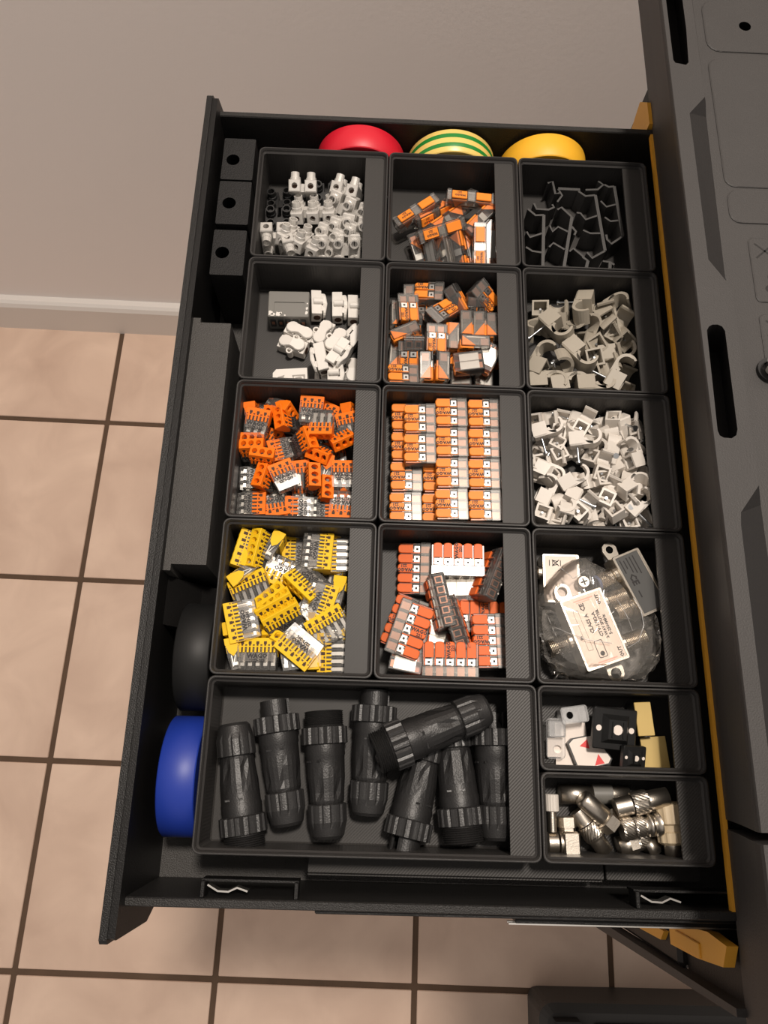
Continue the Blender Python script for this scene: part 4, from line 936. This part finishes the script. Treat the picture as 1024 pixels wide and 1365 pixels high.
def lie(a, b):  # yaw from point a to point b
    return math.degrees(math.atan2(b[1]-a[1], b[0]-a[0]))
for (pr, tx, ty, cx_, cy_, z, pitch, ro, lb) in (
    (PT, 23.3, 1.0, 12.4, 60.0, -19.2, 0, 0, 'round black cable connector lying by the bin wall beside the blue tape'),
    (PS, 32.4, 73.3, 43.6, 12.2, -19.2, 0, 20, 'round black cable connector, notched sleeve up, second from the blue tape'),
    (PT, 58.8, 67.7, 64.2, 7.7, -19.2, 0, 50, 'round black cable connector with upper screw thread, third from the blue tape'),
    (PS, 85.9, 79.7, 83.5, 18.4, -19.2, 0, 10, 'round black cable connector, fourth from the blue tape, beside the crossing one'),
    (PT, 87.6, 48.5, 142.2, 71.2, -4.5, -4, 30, 'round black cable connector lying slantwise on top of the others'),
    (PS, 102.0, 1.5, 114.5, 60.0, -19.2, -3, 40, 'round black cable connector directly under the slanting one, sleeve down'),
    (PT, 132.3, 6.4, 125.6, 68.0, -19.2, -3, 0, 'round black cable connector, thread down, second from the label ledge'),
    (PS, 148.3, 70.3, 149.5, 8.3, -19.2, 0, 70, 'round black cable connector half under the label ledge')):
    dup(pr, ((tx+cx_)/2, (ty+cy_)/2, z), orient(lie((tx, ty), (cx_, cy_)), pitch, ro), lb, 'cable connector', group='round black cable connectors in the wide bin')
drop_proto(PT); drop_proto(PS)

# ------------------------------------------------------------------ black spring clips standing on edge
CL = [
 ('long stem by the wall of the inline connectors', [(186.9, 387.0), (184.3, 340)], [[(185.2, 372.7), (177.2, 369.2), (175.3, 373.5)], [(184.7, 357.8), (178.4, 358.7), (174.4, 361.6)]], [[(186.9, 387.0), (181.5, 386.5), (176.6, 391.3)], [(180.8, 396.0), (182.3, 391.6), (190.2, 391.4), (194.0, 393.5), (192.8, 395.7)]]),
 ('leaning second stem with zigzag arms', [(205.4, 386.3), (197, 340)], [[(202.2, 374.8), (196.0, 378.3), (192.2, 374.3), (190.6, 379.0)], [(199.4, 360.9), (192.3, 365.6), (189.5, 362.3)]], [[(205.4, 386.3), (198.9, 393.7), (196.1, 391.7)], [(205.0, 378.7), (207.5, 375.0), (206.3, 372.2)]]),
 ('long middle stem, hooked ends', [(221.9, 404.6), (225.6, 360.9)], [[(222.6, 388.5), (214.4, 384.9), (211.4, 389.8), (208.8, 390.1)], [(224.3, 374.6), (216.9, 374.2), (212.3, 376.5)]], [[(225.6, 360.9), (216.8, 355.0), (213.9, 359.2)], [(221.9, 404.6), (215.4, 403.6), (210.8, 407.3)], [(215.7, 408.6), (223.8, 409.3), (227.9, 413.4), (224.6, 416.2)]]),
 ('stem standing closest to the label ledge', [(235.1, 412.4), (238, 372.8)], [[(235.6, 398.1), (228.9, 395.8), (225.4, 400.2)], [(236.7, 385.3), (230.8, 384.4), (227.2, 387.4)]], [[(238, 372.8), (230.1, 366.5), (227.6, 369.7), (227.2, 373.5)], [(235.1, 412.4), (231.5, 411.8), (228.5, 413.6)]]),
 ('short cross bar with bent hook at the back', [(197.4, 408.6), (212.0, 408.4)], [[(197.4, 408.6), (199.9, 403.5), (196.4, 398.1)]], [[(190.6, 412.9), (193.9, 414.3), (195.3, 404.4), (198.2, 405.2)]]),
 ('small forked end at the bin front by the ledge', [(227.9, 343), (229.1, 354.0)], [[(229.1, 354.0), (224.4, 354.7)]], [[(228.7, 354.0), (231.7, 352.1)]]),
 ('low piece between stems at the bin front', [(211.8, 343), (214.7, 354.3)], [[(212.3, 357.2), (205.8, 363.5), (203.1, 361.1)]], [[(214.7, 354.3), (211.3, 357.2)]])]
for i, (lb, stem, arms, hooks) in enumerate(CL):
    c = stem[0]; t = thing('spring_clip', 'dark grey plastic spring clip, '+lb, 'clip', (c[0], c[1], FLZ), None, 'black spring clips standing on edge')
    loc = lambda P: [(x-c[0], y-c[1]) for x, y in P]
    hh = 17 if i < 5 else 15
    mb = MB(); mb.ribbon(loc(stem), 2.0, .1, hh, 'clipblack'); part('stem', mb, t)
    for a in arms: mb = MB(); mb.ribbon(loc(a), 1.25, .3, hh-.4, 'clipblack'); part('zigzag_arm', mb, t)
    for a in hooks: mb = MB(); mb.ribbon(loc(a), 1.4, .2, hh-.2, 'clipblack'); part('hook', mb, t)

# ------------------------------------------------------------------ grey terminal box and printed block among the white terminals
t = thing('terminal_box', 'dark grey terminal box with white smears and sunken panel', 'terminal box', (24.4, 313.3, -24), orient(1.5))
mb = MB(); fr = rrect(-9, 10, -7.5, 1.5, .4, 1)
mb.box(-12.7, 12.7, -9, 9.3, -6.8, 6.2, 'greybox', c=.5); mb.plate(rrect(-12.3, 12.3, -8.6, 8.9, .6), [fr], 8, 'greybox'); mb.recess(fr, 8, .6, 'greybox')
mb.loft([[(x, y, 6.0) for x, y in rrect(-12.7, 12.7, -9, 9.3, .8)], [(x, y, 7.7) for x, y in rrect(-12.7, 12.7, -9, 9.3, .8)], [(x, y, 8) for x, y in rrect(-12.3, 12.3, -8.6, 8.9, .6)]], 'greybox'); part('case', mb, t)
for k in range(5):
    mb = MB(); mb.box(-11.5+k*4.7, -8+k*4.7, -9.6, -8.9, -3, 5, 'blackgloss', c=.3); mb.box(-10.6+k*4.7, -8.8+k*4.7, -9.7, -9.5, 0, 3, 'copper'); part('terminal', mb, t)
random.seed(3)
mb = MB()
for cx_, cy_, r in ((-11, -6.5, 1.9), (-9.5, -7.7, 1.6), (-6, -7, 1.8), (-4.6, -6.6, .9), (-2, -8, .6), (11.6, -3, 1.0), (11.4, -6, 1.3), (11.8, .5, .6)):
    P = []
    for k in range(11):
        q = r*random.uniform(.55, 1.15); P.append((max(-12.2, min(12.2, cx_+q*math.cos(k*.571))), max(-8.5, cy_+q*math.sin(k*.571))))
    mb.plate(P, [], 8.06, 'white2')
part('smear', mb, t, 'white paint smears')
t = thing('terminal_block', 'white terminal block with two smudged grey prints by the bin front', 'terminal block', (28.6, 263.2, -24), orient(4))
mb = MB(); mb.prism([(-10.5, 3), (-8.5, 5.4), (10.2, 6), (10.4, -7), (-10.5, -7)], -6.8, 7, 'white2'); part('case', mb, t)
M['smudge'] = mat('smudged print', sr(150, 145, 138), .6, vary=.5, vscale=900)
mb = MB(); mb.plate([(-9, -3.5), (-7.4, .2), (-3.4, 1.4), (-4.6, -2.5), (-7.5, -4.6)], [], 7.05, 'smudge'); mb.plate([(1, 1.2), (9, 1.6), (9, -4.6), (3, -5.2)], [rrect(2, 8, -3.8, .4, .5, 1)], 7.05, 'smudge'); mb.plate([(3, -.5), (6.5, .2), (8, -2.5), (4, -3.4)], [], 7.05, 'smudge'); part('print', mb, t, 'smudged grey print')

# ------------------------------------------------------------------ signal splitters and their bag
def port(p, d, ln, r=4.9, cap=None, m='nickel'):
    """threaded socket from p along the unit direction d"""
    mb = MB(); d = Vector(d).normalized(); p = Vector(p); P = [(0, r+.6), (2, r+.6), (2, r-.5)]
    k = 2.4
    while k < ln-.6: P += [(k, r-.35), (k+.45, r)]; k += .9
    P += [(ln, r-.6), (ln, r-1.6), (ln-3, r-1.8)]
    q = Vector((1, 0, 0)).rotation_difference(d).to_matrix().to_4x4(); mb.T = Matrix.Translation(p) @ q
    mb.lathe(P, 20, m, smooth=False)
    if cap: mb.lathe([(ln-.2, r-.5), (ln+.8, r-.5), (ln+1.2, r-1.2)], 20, cap)
    return mb
def splitter(name, label, loc, rot, lx, ly, lz, grp):
    t = thing(name, label, 'signal splitter', loc, rot, grp)
    mb = MB(); P = rrect(-lx/2, lx/2, -ly/2, ly/2, .8, 2); Q = rrect(-lx/2+1.3, lx/2-1.3, -ly/2+1.3, ly/2-1.3, .4, 2)
    mb.loft([[(x, y, -lz/2) for x, y in P], [(x, y, lz/2-.5) for x, y in P], [(x*.985, y*.98, lz/2) for x, y in P], [(x, y, lz/2) for x, y in Q], [(x, y, lz/2-.5) for x, y in Q]], 'nickel')
    mb.plate(Q, [], lz/2-.5, 'nickel'); mb.plate(P, [], -lz/2, 'nickel'); part('housing', mb, t)
    return t
sp = splitter('signal_splitter', 'silver signal splitter with white printed label inside the clear bag', (201.0, 114.2, -11.6), orient(110, 0, 0), 40, 24.6, 13, 'signal splitters')
mb = MB(); zt = 6.12
mb.plate(rrect(-18.5, 18.5, -10.8, 10.8, .4, 1), [], zt, 'label'); z1 = zt+.05
X, Y = (1, 0, 0), (0, 1, 0)
for s_, sz, x, y in (('CE', 3.6, 12.6, 1.6), ('CLASS A', 2.9, 3.4, 1.4), ('CTV-1782-A', 2.6, 1.8, -2.6), ('2-WAY SPLITTER', 2.15, 1.4, -5.2), ('5-2500MHz', 2.3, .2, -7.6), ('OUT', 2.7, 14.2, -8.2), ('OUT', 2.7, -15.2, -8.8), ('IN', 2.0, -2.5, 8.4)):
    mb.text(s_, sz, (x, y, z1), X, Y, 'ink')
mb.plate(rrect(-15.4, -6, -1.6, 3.2, .8, 2), [rrect(-15, -6.4, -1.2, 2.8, .6, 2)], z1, 'ink'); mb.plate(circle(-13.2, .8, 1.3, 12), [], z1, 'ink')
mb.plate(rrect(-10, 12, 4.6, 7.4, .2, 1), [rrect(-9.8, 11.8, 4.75, 7.25, .2, 1)], z1, 'ink')
for xx in (16.6, -17.2): mb.box(xx-.35, xx+.35, -6, 5, z1-.02, z1, 'pink_ink'); mb.box(xx-1.3, xx-.9, -4, 4, z1-.02, z1, 'pink_ink')
part('label', mb, sp, 'white printed label')
for x, y, s_, ln in ((12, -12.3, -1, 14), (-12, -12.3, -1, 15), (-2, 12.3, 1, 13)): part('port', port((x, y, -1), (0, s_, 0), ln), sp, 'threaded socket')
for s_ in (-1, 1):
    mb = MB(); O = [(s_*20, 1), (s_*20, 9), (s_*23, 10)]+[(s_*(25+4.6*math.sin(a)), 5.2+4.6*math.cos(a)) for a in (.4, .9, 1.4, 1.9, 2.4, 2.9)]+[(s_*22.5, 1)]
    if s_ > 0: pass
    O = [(x, y*(1 if s_ > 0 else -1)) for x, y in O]; hcy = 5.2*(1 if s_ > 0 else -1); H_ = circle(s_*25, hcy, 2.9, 16)
    mb.plate(O, [H_], -3.6, 'nickel'); mb.loft([[(x, y, -5) for x, y in H_], [(x, y, -3.6) for x, y in H_]], 'nickel'); mb.loft([[(x, y, -5) for x, y in O], [(x, y, -3.6) for x, y in O]], 'nickel'); part('mounting_lug', mb, sp, 'lug with screw hole')
bs = splitter('signal_splitter', 'silver signal splitter with dark label, half behind the bag', (229.0, 141.5, -15.2), orient(-65, 0, -6), 36, 17.5, 12, 'signal splitters')
mb = MB(); zt = 5.6; mb.plate(rrect(-16.6, 16.4, -7.2, 7.2, .3, 1), [], zt, 'silverlabel'); z1 = zt+.05
mb.text('CE', 5.4, (-2.5, -2.6, z1), X, Y, 'ink'); mb.box(4, 8, -4, -3.2, z1-.02, z1, 'ink')
for k, (a, b_) in enumerate(((-15, -7), (-14, -9), (-15, -6), (-15, -5), (-15, -4))): mb.box(a, b_, -5.6+k*2.1, -4.9+k*2.1, z1-.02, z1, 'ink')
part('label', mb, bs, 'dark silver label')
part('port', port((-9, -8.7, -1), (0, -1, 0), 11, 5.0, 'bluecap'), bs, 'socket with blue grey cap')
part('port', port((10, -8.7, -1), (0, -1, 0), 11, 5.0), bs, 'threaded socket')
mb = MB(); O = [(-18, -9), (-18, -2)]+[(-23+4.4*math.cos(a), -5.5+4.4*math.sin(a)) for a in (1.6, 2.2, 2.8, 3.4, 4.0, 4.6)]; H_ = circle(-23, -5.5, 2.2, 14)
mb.plate(O[::-1], [H_], 2, 'nickel'); mb.loft([[(x, y, .4) for x, y in H_], [(x, y, 2) for x, y in H_]], 'void'); mb.loft([[(x, y, .4) for x, y in O], [(x, y, 2) for x, y in O]], 'nickel'); mb.plate(H_, [], .4, 'void'); part('mounting_lug', mb, bs)
lb_ = splitter('signal_splitter', 'pale signal splitter with bin symbol, lying behind the bag', (188.4, 144.4, -24.6), orient(90), 28, 21, 12, 'signal splitters')
mb = MB(); zt = 5.65; mb.plate(rrect(-12.6, 12.6, -9, 9, .3, 1), [], zt, 'label'); z1 = zt+.05
def strip(mb, a, b_, w_, z, m):
    d = Vector((b_[0]-a[0], b_[1]-a[1])).normalized(); nv = Vector((-d.y, d.x))*w_/2
    mb.add([(a[0]+nv.x, a[1]+nv.y, z), (a[0]-nv.x, a[1]-nv.y, z), (b_[0]-nv.x, b_[1]-nv.y, z), (b_[0]+nv.x, b_[1]+nv.y, z)], [(0, 1, 2, 3)], m)
for a, b_ in (((7, 6.5), (10.5, 6.5)), ((7, 5), (10.6, 1)), ((10.6, 5), (7, 1)), ((7.4, 4.4), (8, 1.6)), ((10.2, 4.4), (9.6, 1.6)), ((7, 4.6), (10.6, 4.6)), ((7, .2), (10.4, .2))): strip(mb, a, b_, .45, z1, 'ink')
part('label', mb, lb_, 'pale label with crossed bin symbol')
part('port', port((4, 10.4, 1), (0, 1, 0), 3.8, 3.2), lb_)
t = thing('screw', 'silver cross-head screw showing through the bag beside the label', 'screw', (199.2, 141.5, -13), orient(20))
mb = MB(); mb.lathe([(-2.4, 3.6), (-.6, 3.9), (0, 3.2)], 20, 'nickel'); mb.T = Matrix.Rotation(math.radians(-90), 4, 'Y'); mb2 = MB(); mb2.T = Matrix.Rotation(math.radians(-90), 4, 'Y'); mb2.lathe([(-2.4, 3.2), (-.8, 3.9), (.2, 3.0)], 20, 'nickel')
mb2.T = Matrix(); mb2.box(-2, 2, -.45, .45, .2, .3, 'ink'); mb2.box(-.45, .45, -2, 2, .2, .3, 'ink'); part('head', mb2, t)
mb = MB(); mb.cyl((0, 0, -2.4), (0, 0, -10), 1.6, 'nickel', 10); part('shank', mb, t)
t = thing('wire_hook', 'small bent metal wire hook at the bin front below the bag', 'hook', (183, 89, -22))
mb = MB(); mb.tube([(-1, -1.5, -5), (0, 0, 0), (1.6, 2.6, .3), (5, 3.4, .3), (8.4, .5, 0), (9.4, -1.4, -5)], .8, 'steel', 8); part('wire', mb, t)
# the bag: crumpled film around splitter
OUT = [(173.6, 130.7), (172.3, 118.8), (174.6, 108.0), (176.5, 101.0), (182.2, 93.3), (194.9, 88.6), (212, 88.0), (227.0, 88.8), (238.5, 101.1), (239.6, 120.9), (233, 130.5), (226.4, 137.1), (214.2, 148.1), (206, 152.5), (199.8, 156.0), (191.2, 153.0), (184.5, 147.0), (179.0, 140.2)]
n = 120; cx_ = 205.; cy_ = 119.; ring0 = []
tot = len(OUT)
for k in range(n):
    u = k/n*tot; i = int(u); f_ = u-i
    p0_, p1_, p2_, p3_ = (Vector(OUT[(i+j) % tot]) for j in (-1, 0, 1, 2))
    ring0.append(.5*((2*p1_)+(p2_-p0_)*f_+(2*p0_-5*p1_+4*p2_-p3_)*f_*f_+(3*p1_-p0_-3*p2_+p3_)*f_**3))
lo = []
for sc, z in ((.55, -30.2), (.8, -29.8), (.92, -27), (.985, -22), (1, -18), (.99, -14), (.96, -10.5), (.9, -7.5), (.83, -5.4), (.74, -4.2), (.64, -3.4), (.52, -3.0), (.4, -2.8), (.28, -2.7), (.16, -2.7), (.06, -2.7)):
    row = []
    for p in ring0:
        x, y = cx_+(p.x-cx_)*sc, cy_+(p.y-cy_)*sc
        # the film hangs lower away from the splitter it lies on
        d = max(0, abs((x-201)*math.cos(math.radians(20))+(y-114)*math.sin(math.radians(20)))-13)/22
        zz = z-(min(1, d)*6.5 if z > -12 else 0)
        v = Vector((x, y, zz))*.2
        r_ = abs(noise.noise(v))*4.2+abs(noise.noise(v*2.3+Vector((9, 3, 1))))*2.6
        k_ = -(r_-1.2)*(.3+.7*min(1, d*2.5))
        row.append((x+(k_*.5 if z < -8 else 0)*(1 if x < cx_ else -1), y+(k_*.4 if -26 < z < -8 else 0)*(1 if y < cy_ else -1), max(-30.5, zz+(k_*.8-.3 if z > -24 else 0))))
    lo.append(row)
mb = MB(); mb.loft(lo, 'bag', smooth=False); mb.add(lo[-1], [tuple(range(n))], 'bag')
t = thing('plastic_bag', 'crumpled clear plastic bag around the silver splitter', 'bag', (0, 0, 0)); part('film', mb, t)
for P in ([(178, 116, -9), (186, 112, -5.2), (195, 108.5, -2.6), (203, 107, -2.2), (209, 106.5, -2.3)], [(224, 132, -7.2), (227.5, 125, -6.6), (228.5, 117, -6.8), (225, 109, -6.4), (218, 104.5, -4.2)],
          [(176.5, 124, -10), (181, 112, -9), (185, 101, -10.5)], [(214, 131, -5.2), (219, 122, -5.6), (222, 114, -6.4)], [(186, 148, -10), (192, 142, -8.5), (199, 147, -9)]):
    mb = MB(); Q = []
    for i in range(len(P)-1):
        for k in range(4):
            u = k/4; Q.append(tuple(P[i][j]+(P[i+1][j]-P[i][j])*u+(noise.noise(Vector((i*3.1+u, j*7, P[0][0])))*.5) for j in range(3)))
    mb.tube(Q+[P[-1]], .28, 'frost', 5); part('fold', mb, t, 'bright crease in the film')  # paler frosted tubes put the folds' white gloss streaks into the colour

# ------------------------------------------------------------------ cable tie mounts
G2 = 'cable tie mounts in the small bin'
def slab(P, z0, z1, m, mb=None):
    mb = mb or MB(); mb.prism(P, z0, z1, m); return mb
t = thing('tie_mount', 'clear plastic tie mount with round hole over white paper', 'cable tie mount', (182.2, 58.4, -24), orient(0, 0, 8), G2)
mb = MB(); H_ = circle(1, -5.5, 2.1, 14); P = rrect(-5, 5, -10.5, 10.5, 2.2)
mb.plate(P, [H_], 1.6, 'frost'); mb.loft([[(x, y, 0) for x, y in P], [(x, y, 1.6) for x, y in P]], 'frost'); mb.loft([[(x, y, 1.6) for x, y in H_[::-1]], [(x, y, 0) for x, y in H_[::-1]]], 'frost'); mb.box(-4.6, 4.6, 1, 9.8, 1.7, 5, 'frost', c=.6); part('saddle', mb, t)
mb = MB(); mb.box(-4, 4, -9.6, 0, -.8, -.2, 'paper'); part('pad', mb, t, 'white paper pad')
t = thing('tie_mount', 'clear plastic tab with dark hole standing at the bin back', 'cable tie mount', (191.3, 70.4, -18), orient(9, 0, 0), G2)
H_ = circle(-2.5, 0, 1.9, 14); P = rrect(-7.2, 7.2, -4.4, 4.4, 1.6); mb = MB(); mb.plate(P, [H_], 1.5, 'frost'); mb.plate(H_, [], .3, 'void'); mb.loft([[(x, y, 0) for x, y in P], [(x, y, 1.5) for x, y in P]], 'frost'); part('saddle', mb, t)
mb = MB(); mb.box(-6, 6.6, -4, 4, -12, -.1, 'frost', c=.5); part('foot', mb, t)
t = thing('adhesive_pad', 'flat white paper pad under the clear tie mounts', 'adhesive pad', (192, 55.5, -30.6), None, G2)
mb = slab([(-8.6, 11), (8, 11.5), (8.4, 3.5), (3, -11.4), (-8.8, -11.4)], 0, 2.2, 'paper'); part('pad', mb, t)
t = thing('tie_mount', 'black tie mount turned over, white backing paper with red triangles', 'cable tie mount', (200.5, 51.3, -26.5), orient(12), G2)
P = [(-10.5, 7), (-7.5, 9), (5, 9), (11, -5), (9, -7.2), (-5, -7.6), (-8.5, -6)]
mb = slab(P, -2.5, 2.2, 'blackgloss'); part('base', mb, t)
mb = MB(); Q = [(x*.93, y*.93) for x, y in P]; mb.plate(Q, [], 2.26, 'paper')
part('backing', mb, t, 'white backing paper')
for T_ in ([(-4.5, 4.4), (.4, 7.2), (.4, 2.2)], [(1.0, -6.6), (6.4, -6.4), (4.2, -1.2)]):
    mb = MB(); mb.plate(T_, [], 2.3, 'red_ink'); part('triangle', mb, t, 'red printed triangle')
def black_mount(label, loc, rot, a):
    t = thing('tie_mount', label, 'cable tie mount', loc, rot, G2)
    mb = MB(); P = rrect(-a, a, -a*.9, a*.9, .8, 2); hs = [circle(k*a*.72, 0, a*.15, 12) for k in (-1, 1)]
    mb.loft([[(x, y, -2) for x, y in P], [(x, y, .4) for x, y in P], [(x*.95, y*.95, .9) for x, y in P]], 'blackgloss'); mb.plate([(x*.95, y*.95) for x, y in P], [], .9, 'blackgloss'); mb.plate(P, [], -2, 'blackgloss'); part('base', mb, t)
    mb = MB(); S = a*.42
    mb.loft([[(-a*.62, -a*.62, .9), (a*.62, -a*.62, .9), (a*.62, a*.62, .9), (-a*.62, a*.62, .9)], [(-S, -S, a*.36), (S, -S, a*.36), (S, S, a*.36), (-S, S, a*.36)]], 'blackgloss'); mb.plate([(-S, -S), (S, -S), (S, S), (-S, S)], [], a*.36, 'blackgloss')
    for s_ in (-1, 1): mb.box(s_*S*.6-.3, s_*S*.6+.3, -S*.8, S*.8, a*.36, a*.36+.9, 'blackgloss')
    part('saddle', mb, t)
    for x, r, z in ((-a*.76, a*.13, .95), (0, a*.22, a*.36+.05), (a*.76, a*.13, .95)):
        mb = MB(); mb.plate(circle(x, 0, r, 14), [], z, 'paper'); part('screw_hole', mb, t, 'pale hole')
    return t
black_mount('large glossy black tie mount with three pale holes in the middle', (211.6, 63.6, -15.5), orient(-4, -7, 9), 11.8)
t = black_mount('small glossy black tie mount tilted at the bin front', (220.6, 49.6, -15), orient(-2, -14, 12), 6.6)
mb = MB(); mb.lathe([(0, 2.3), (2.4, 2.1), (2.8, 1.6)], 14, 'blackgloss'); 
for lb, loc, rot, sx_, sy_, sz_ in (('tan adhesive tie mount standing on edge at the bin back', (228, 69.2, -22), orient(4, 0, 0), 4.4, 8.6, 6.4), ('tan adhesive tie mount lying flat by the label ledge', (235.2, 52.3, -26), orient(5, 8, 0), 6.6, 8.3, 3.6)):
    t = thing('tie_mount', lb, 'cable tie mount', loc, rot, G2)
    mb = MB(); mb.box(-sx_, sx_, -sy_, sy_, -sz_, sz_-1.4, 'blackgloss', c=.5); part('base', mb, t); mb = MB(); mb.box(-sx_, sx_, -sy_, sy_, sz_-1.4, sz_, 'tan', c=.3); part('pad', mb, t, 'tan foam pad')

# ------------------------------------------------------------------ coaxial plugs
G3 = 'coaxial plugs in the small bin'
def coax(label, a, b, z, parts, pitch=0, roll=0):
    """parts: name, profile [(x, r)] along a->b, sides, material, knurl"""
    yaw = lie(a, b); t = thing('coaxial_plug', label, 'coaxial plug', (a[0], a[1], z), orient(yaw, pitch, roll), G3)
    for nm, prof, n_, m, kn in parts:
        mb = MB(); mb.lathe(prof, n_, m, smooth=(n_ > 12 and not kn), mod=(lambda i, k: 1+.05*(((k+i) % 2))) if kn else None); part(nm, mb, t)
    return t
def knurl(x0, x1, r): return ('knurled_sleeve', [(x0+(x1-x0)*k/6, r-(.3 if k in (0, 6) else 0)) for k in range(7)], 40, 'nickel', True)
def thr(x0, x1, r):
    P = []; k = x0
    while k < x1-.4: P += [(k, r-.3), (k+.4, r)]; k += .8
    return ('thread', P, 20, 'nickel', False)
coax('long dark coaxial plug with grey band lying along the bin back', (183.5, 30.5), (219, 31.4), -25, [('barrel', [(0, 3.4), (0, 5.0), (17, 5.0), (17, 4.6)], 24, 'nickel', False), ('band', [(17, 5.1), (27, 5.1)], 24, 'greybox', False), ('tip', [(27, 4.6), (36, 4.6), (36, 3.6)], 24, 'nickel', False)])
coax('silver coaxial plug with hexagon nut pointing towards the bin middle', (193.2, 29.0), (208.5, 16.5), -15.5, [('barrel', [(-1, 2.6), (-1, 4.2), (1, 4.8), (13, 5.0), (14, 4.4)], 20, 'nickel', False), ('hexagon_nut', [(14, 5.2), (14.6, 6.1), (20, 6.1), (20.6, 5.2)], 6, 'nickel', False)], -6)
coax('silver coaxial plug with knurled waist, slanting to the bin front', (191.0, 23.0), (204.6, 4.0), -21, [thr(0, 8, 4.6), knurl(8, 15.5, 5.2), ('barrel', [(15.5, 5.0), (17, 4.3), (24, 4.2), (24, 3.2)], 24, 'nickel', False)])
t = coax('silver angled coaxial plug with square nut beside the bin wall', (175.4, 7.4), (183.3, 7.6), -21.5, [thr(0, 6, 5.0), ('collar', [(6, 5.4), (8, 5.4)], 20, 'nickel', False)])
mb = MB(); mb.box(7, 15.5, -5.6, 5.6, -5, 6.2, 'nickel', c=1.3); part('elbow_block', mb, t, 'square silver block')
mb = MB(); mb.T = Matrix.Translation((10.5, 5, 0)) @ Matrix.Rotation(math.pi/2, 4, 'Z'); mb.lathe([(0, 4.4), (2, 4.4), (2.2, 5.2), (7, 5.2), (7.4, 4.2)], 6, 'nickel', smooth=False); part('hexagon_nut', mb, t)
coax('silver coaxial plug with diamond knurl at the bin back, tip towards the ledge', (208.9, 25.0), (236.4, 31.5), -14.5, [thr(0, 9, 5.0), knurl(9, 17, 5.6), ('barrel', [(17, 4.9), (27.5, 4.6), (27.5, 3.5), (24, 3.3)], 24, 'nickel', False)], 4)
coax('silver coaxial plug with stepped rings lying across the others', (211.1, 15.0), (230.6, 18.3), -14, [knurl(0, 6, 5.4), knurl(6.6, 12, 4.9), ('collar', [(12, 4.2), (14, 4.2), (14, 5.6), (16, 5.6), (16, 4.6), (17.6, 4.6), (17.6, 5.8), (20, 5.8)], 24, 'nickel', False)])
t = thing('coaxial_plug', 'beige plastic coaxial plug with ribbed grip by the label ledge', 'coaxial plug', (237.0, 26.6, -17.5), orient(lie((237.2, 26.4), (238.6, 3.0)), 0, 0), G3)
mb = MB(); mb.lathe([(-2, 5), (-1, 7.4), (8, 7.6), (9, 6.2), (12, 6.0)], 48, 'beige', smooth=False, mod=lambda i, k: 1+(.05 if k % 4 < 2 and i in (1, 2) else 0)); part('grip', mb, t)
mb = MB(); mb.lathe([(12, 6.4), (12.4, 7), (17, 6.8), (18.4, 5)], 48, 'beige', smooth=False, mod=lambda i, k: 1+(.05 if k % 4 < 2 and i in (1, 2) else 0)); part('collar', mb, t)
mb = MB(); mb.lathe([(18, 4.4), (23.5, 4.4), (23.5, 3.4)], 20, 'nickel'); part('tip', mb, t, 'silver tip')
coax('silver coaxial plug with open end under the ringed one', (212.6, 5.8), (229, 10.5), -25.5, [('barrel', [(0, 3.6), (0, 4.9), (5.6, 4.9)], 24, 'nickel', False), ('hexagon_nut', [(5.6, 5.4), (10, 5.4)], 6, 'nickel', False), knurl(10, 16, 4.6)])
coax('short dark silver coaxial plug at the bin front by the beige one', (226.6, 5.2), (236, 10.5), -25.4, [('barrel', [(2, 2.8), (0, 3.6), (0, 5.0), (6, 5.0), (6, 4.2), (9, 4.2)], 24, 'nickel', False)])
t = coax('narrow coaxial plug standing against the bin wall with white cap', (178.0, 29.6), (177.9, 12), -20, [('barrel', [(7, 2.2), (17, 2.2)], 14, 'nickel', False)])
mb = MB(); mb.lathe([(-1, 3.0), (-.6, 3.4), (7, 3.4), (7.4, 2.8)], 36, 'white', smooth=False, mod=lambda i, k: 1+.05*(k % 2)); part('cap', mb, t, 'ribbed white cap')
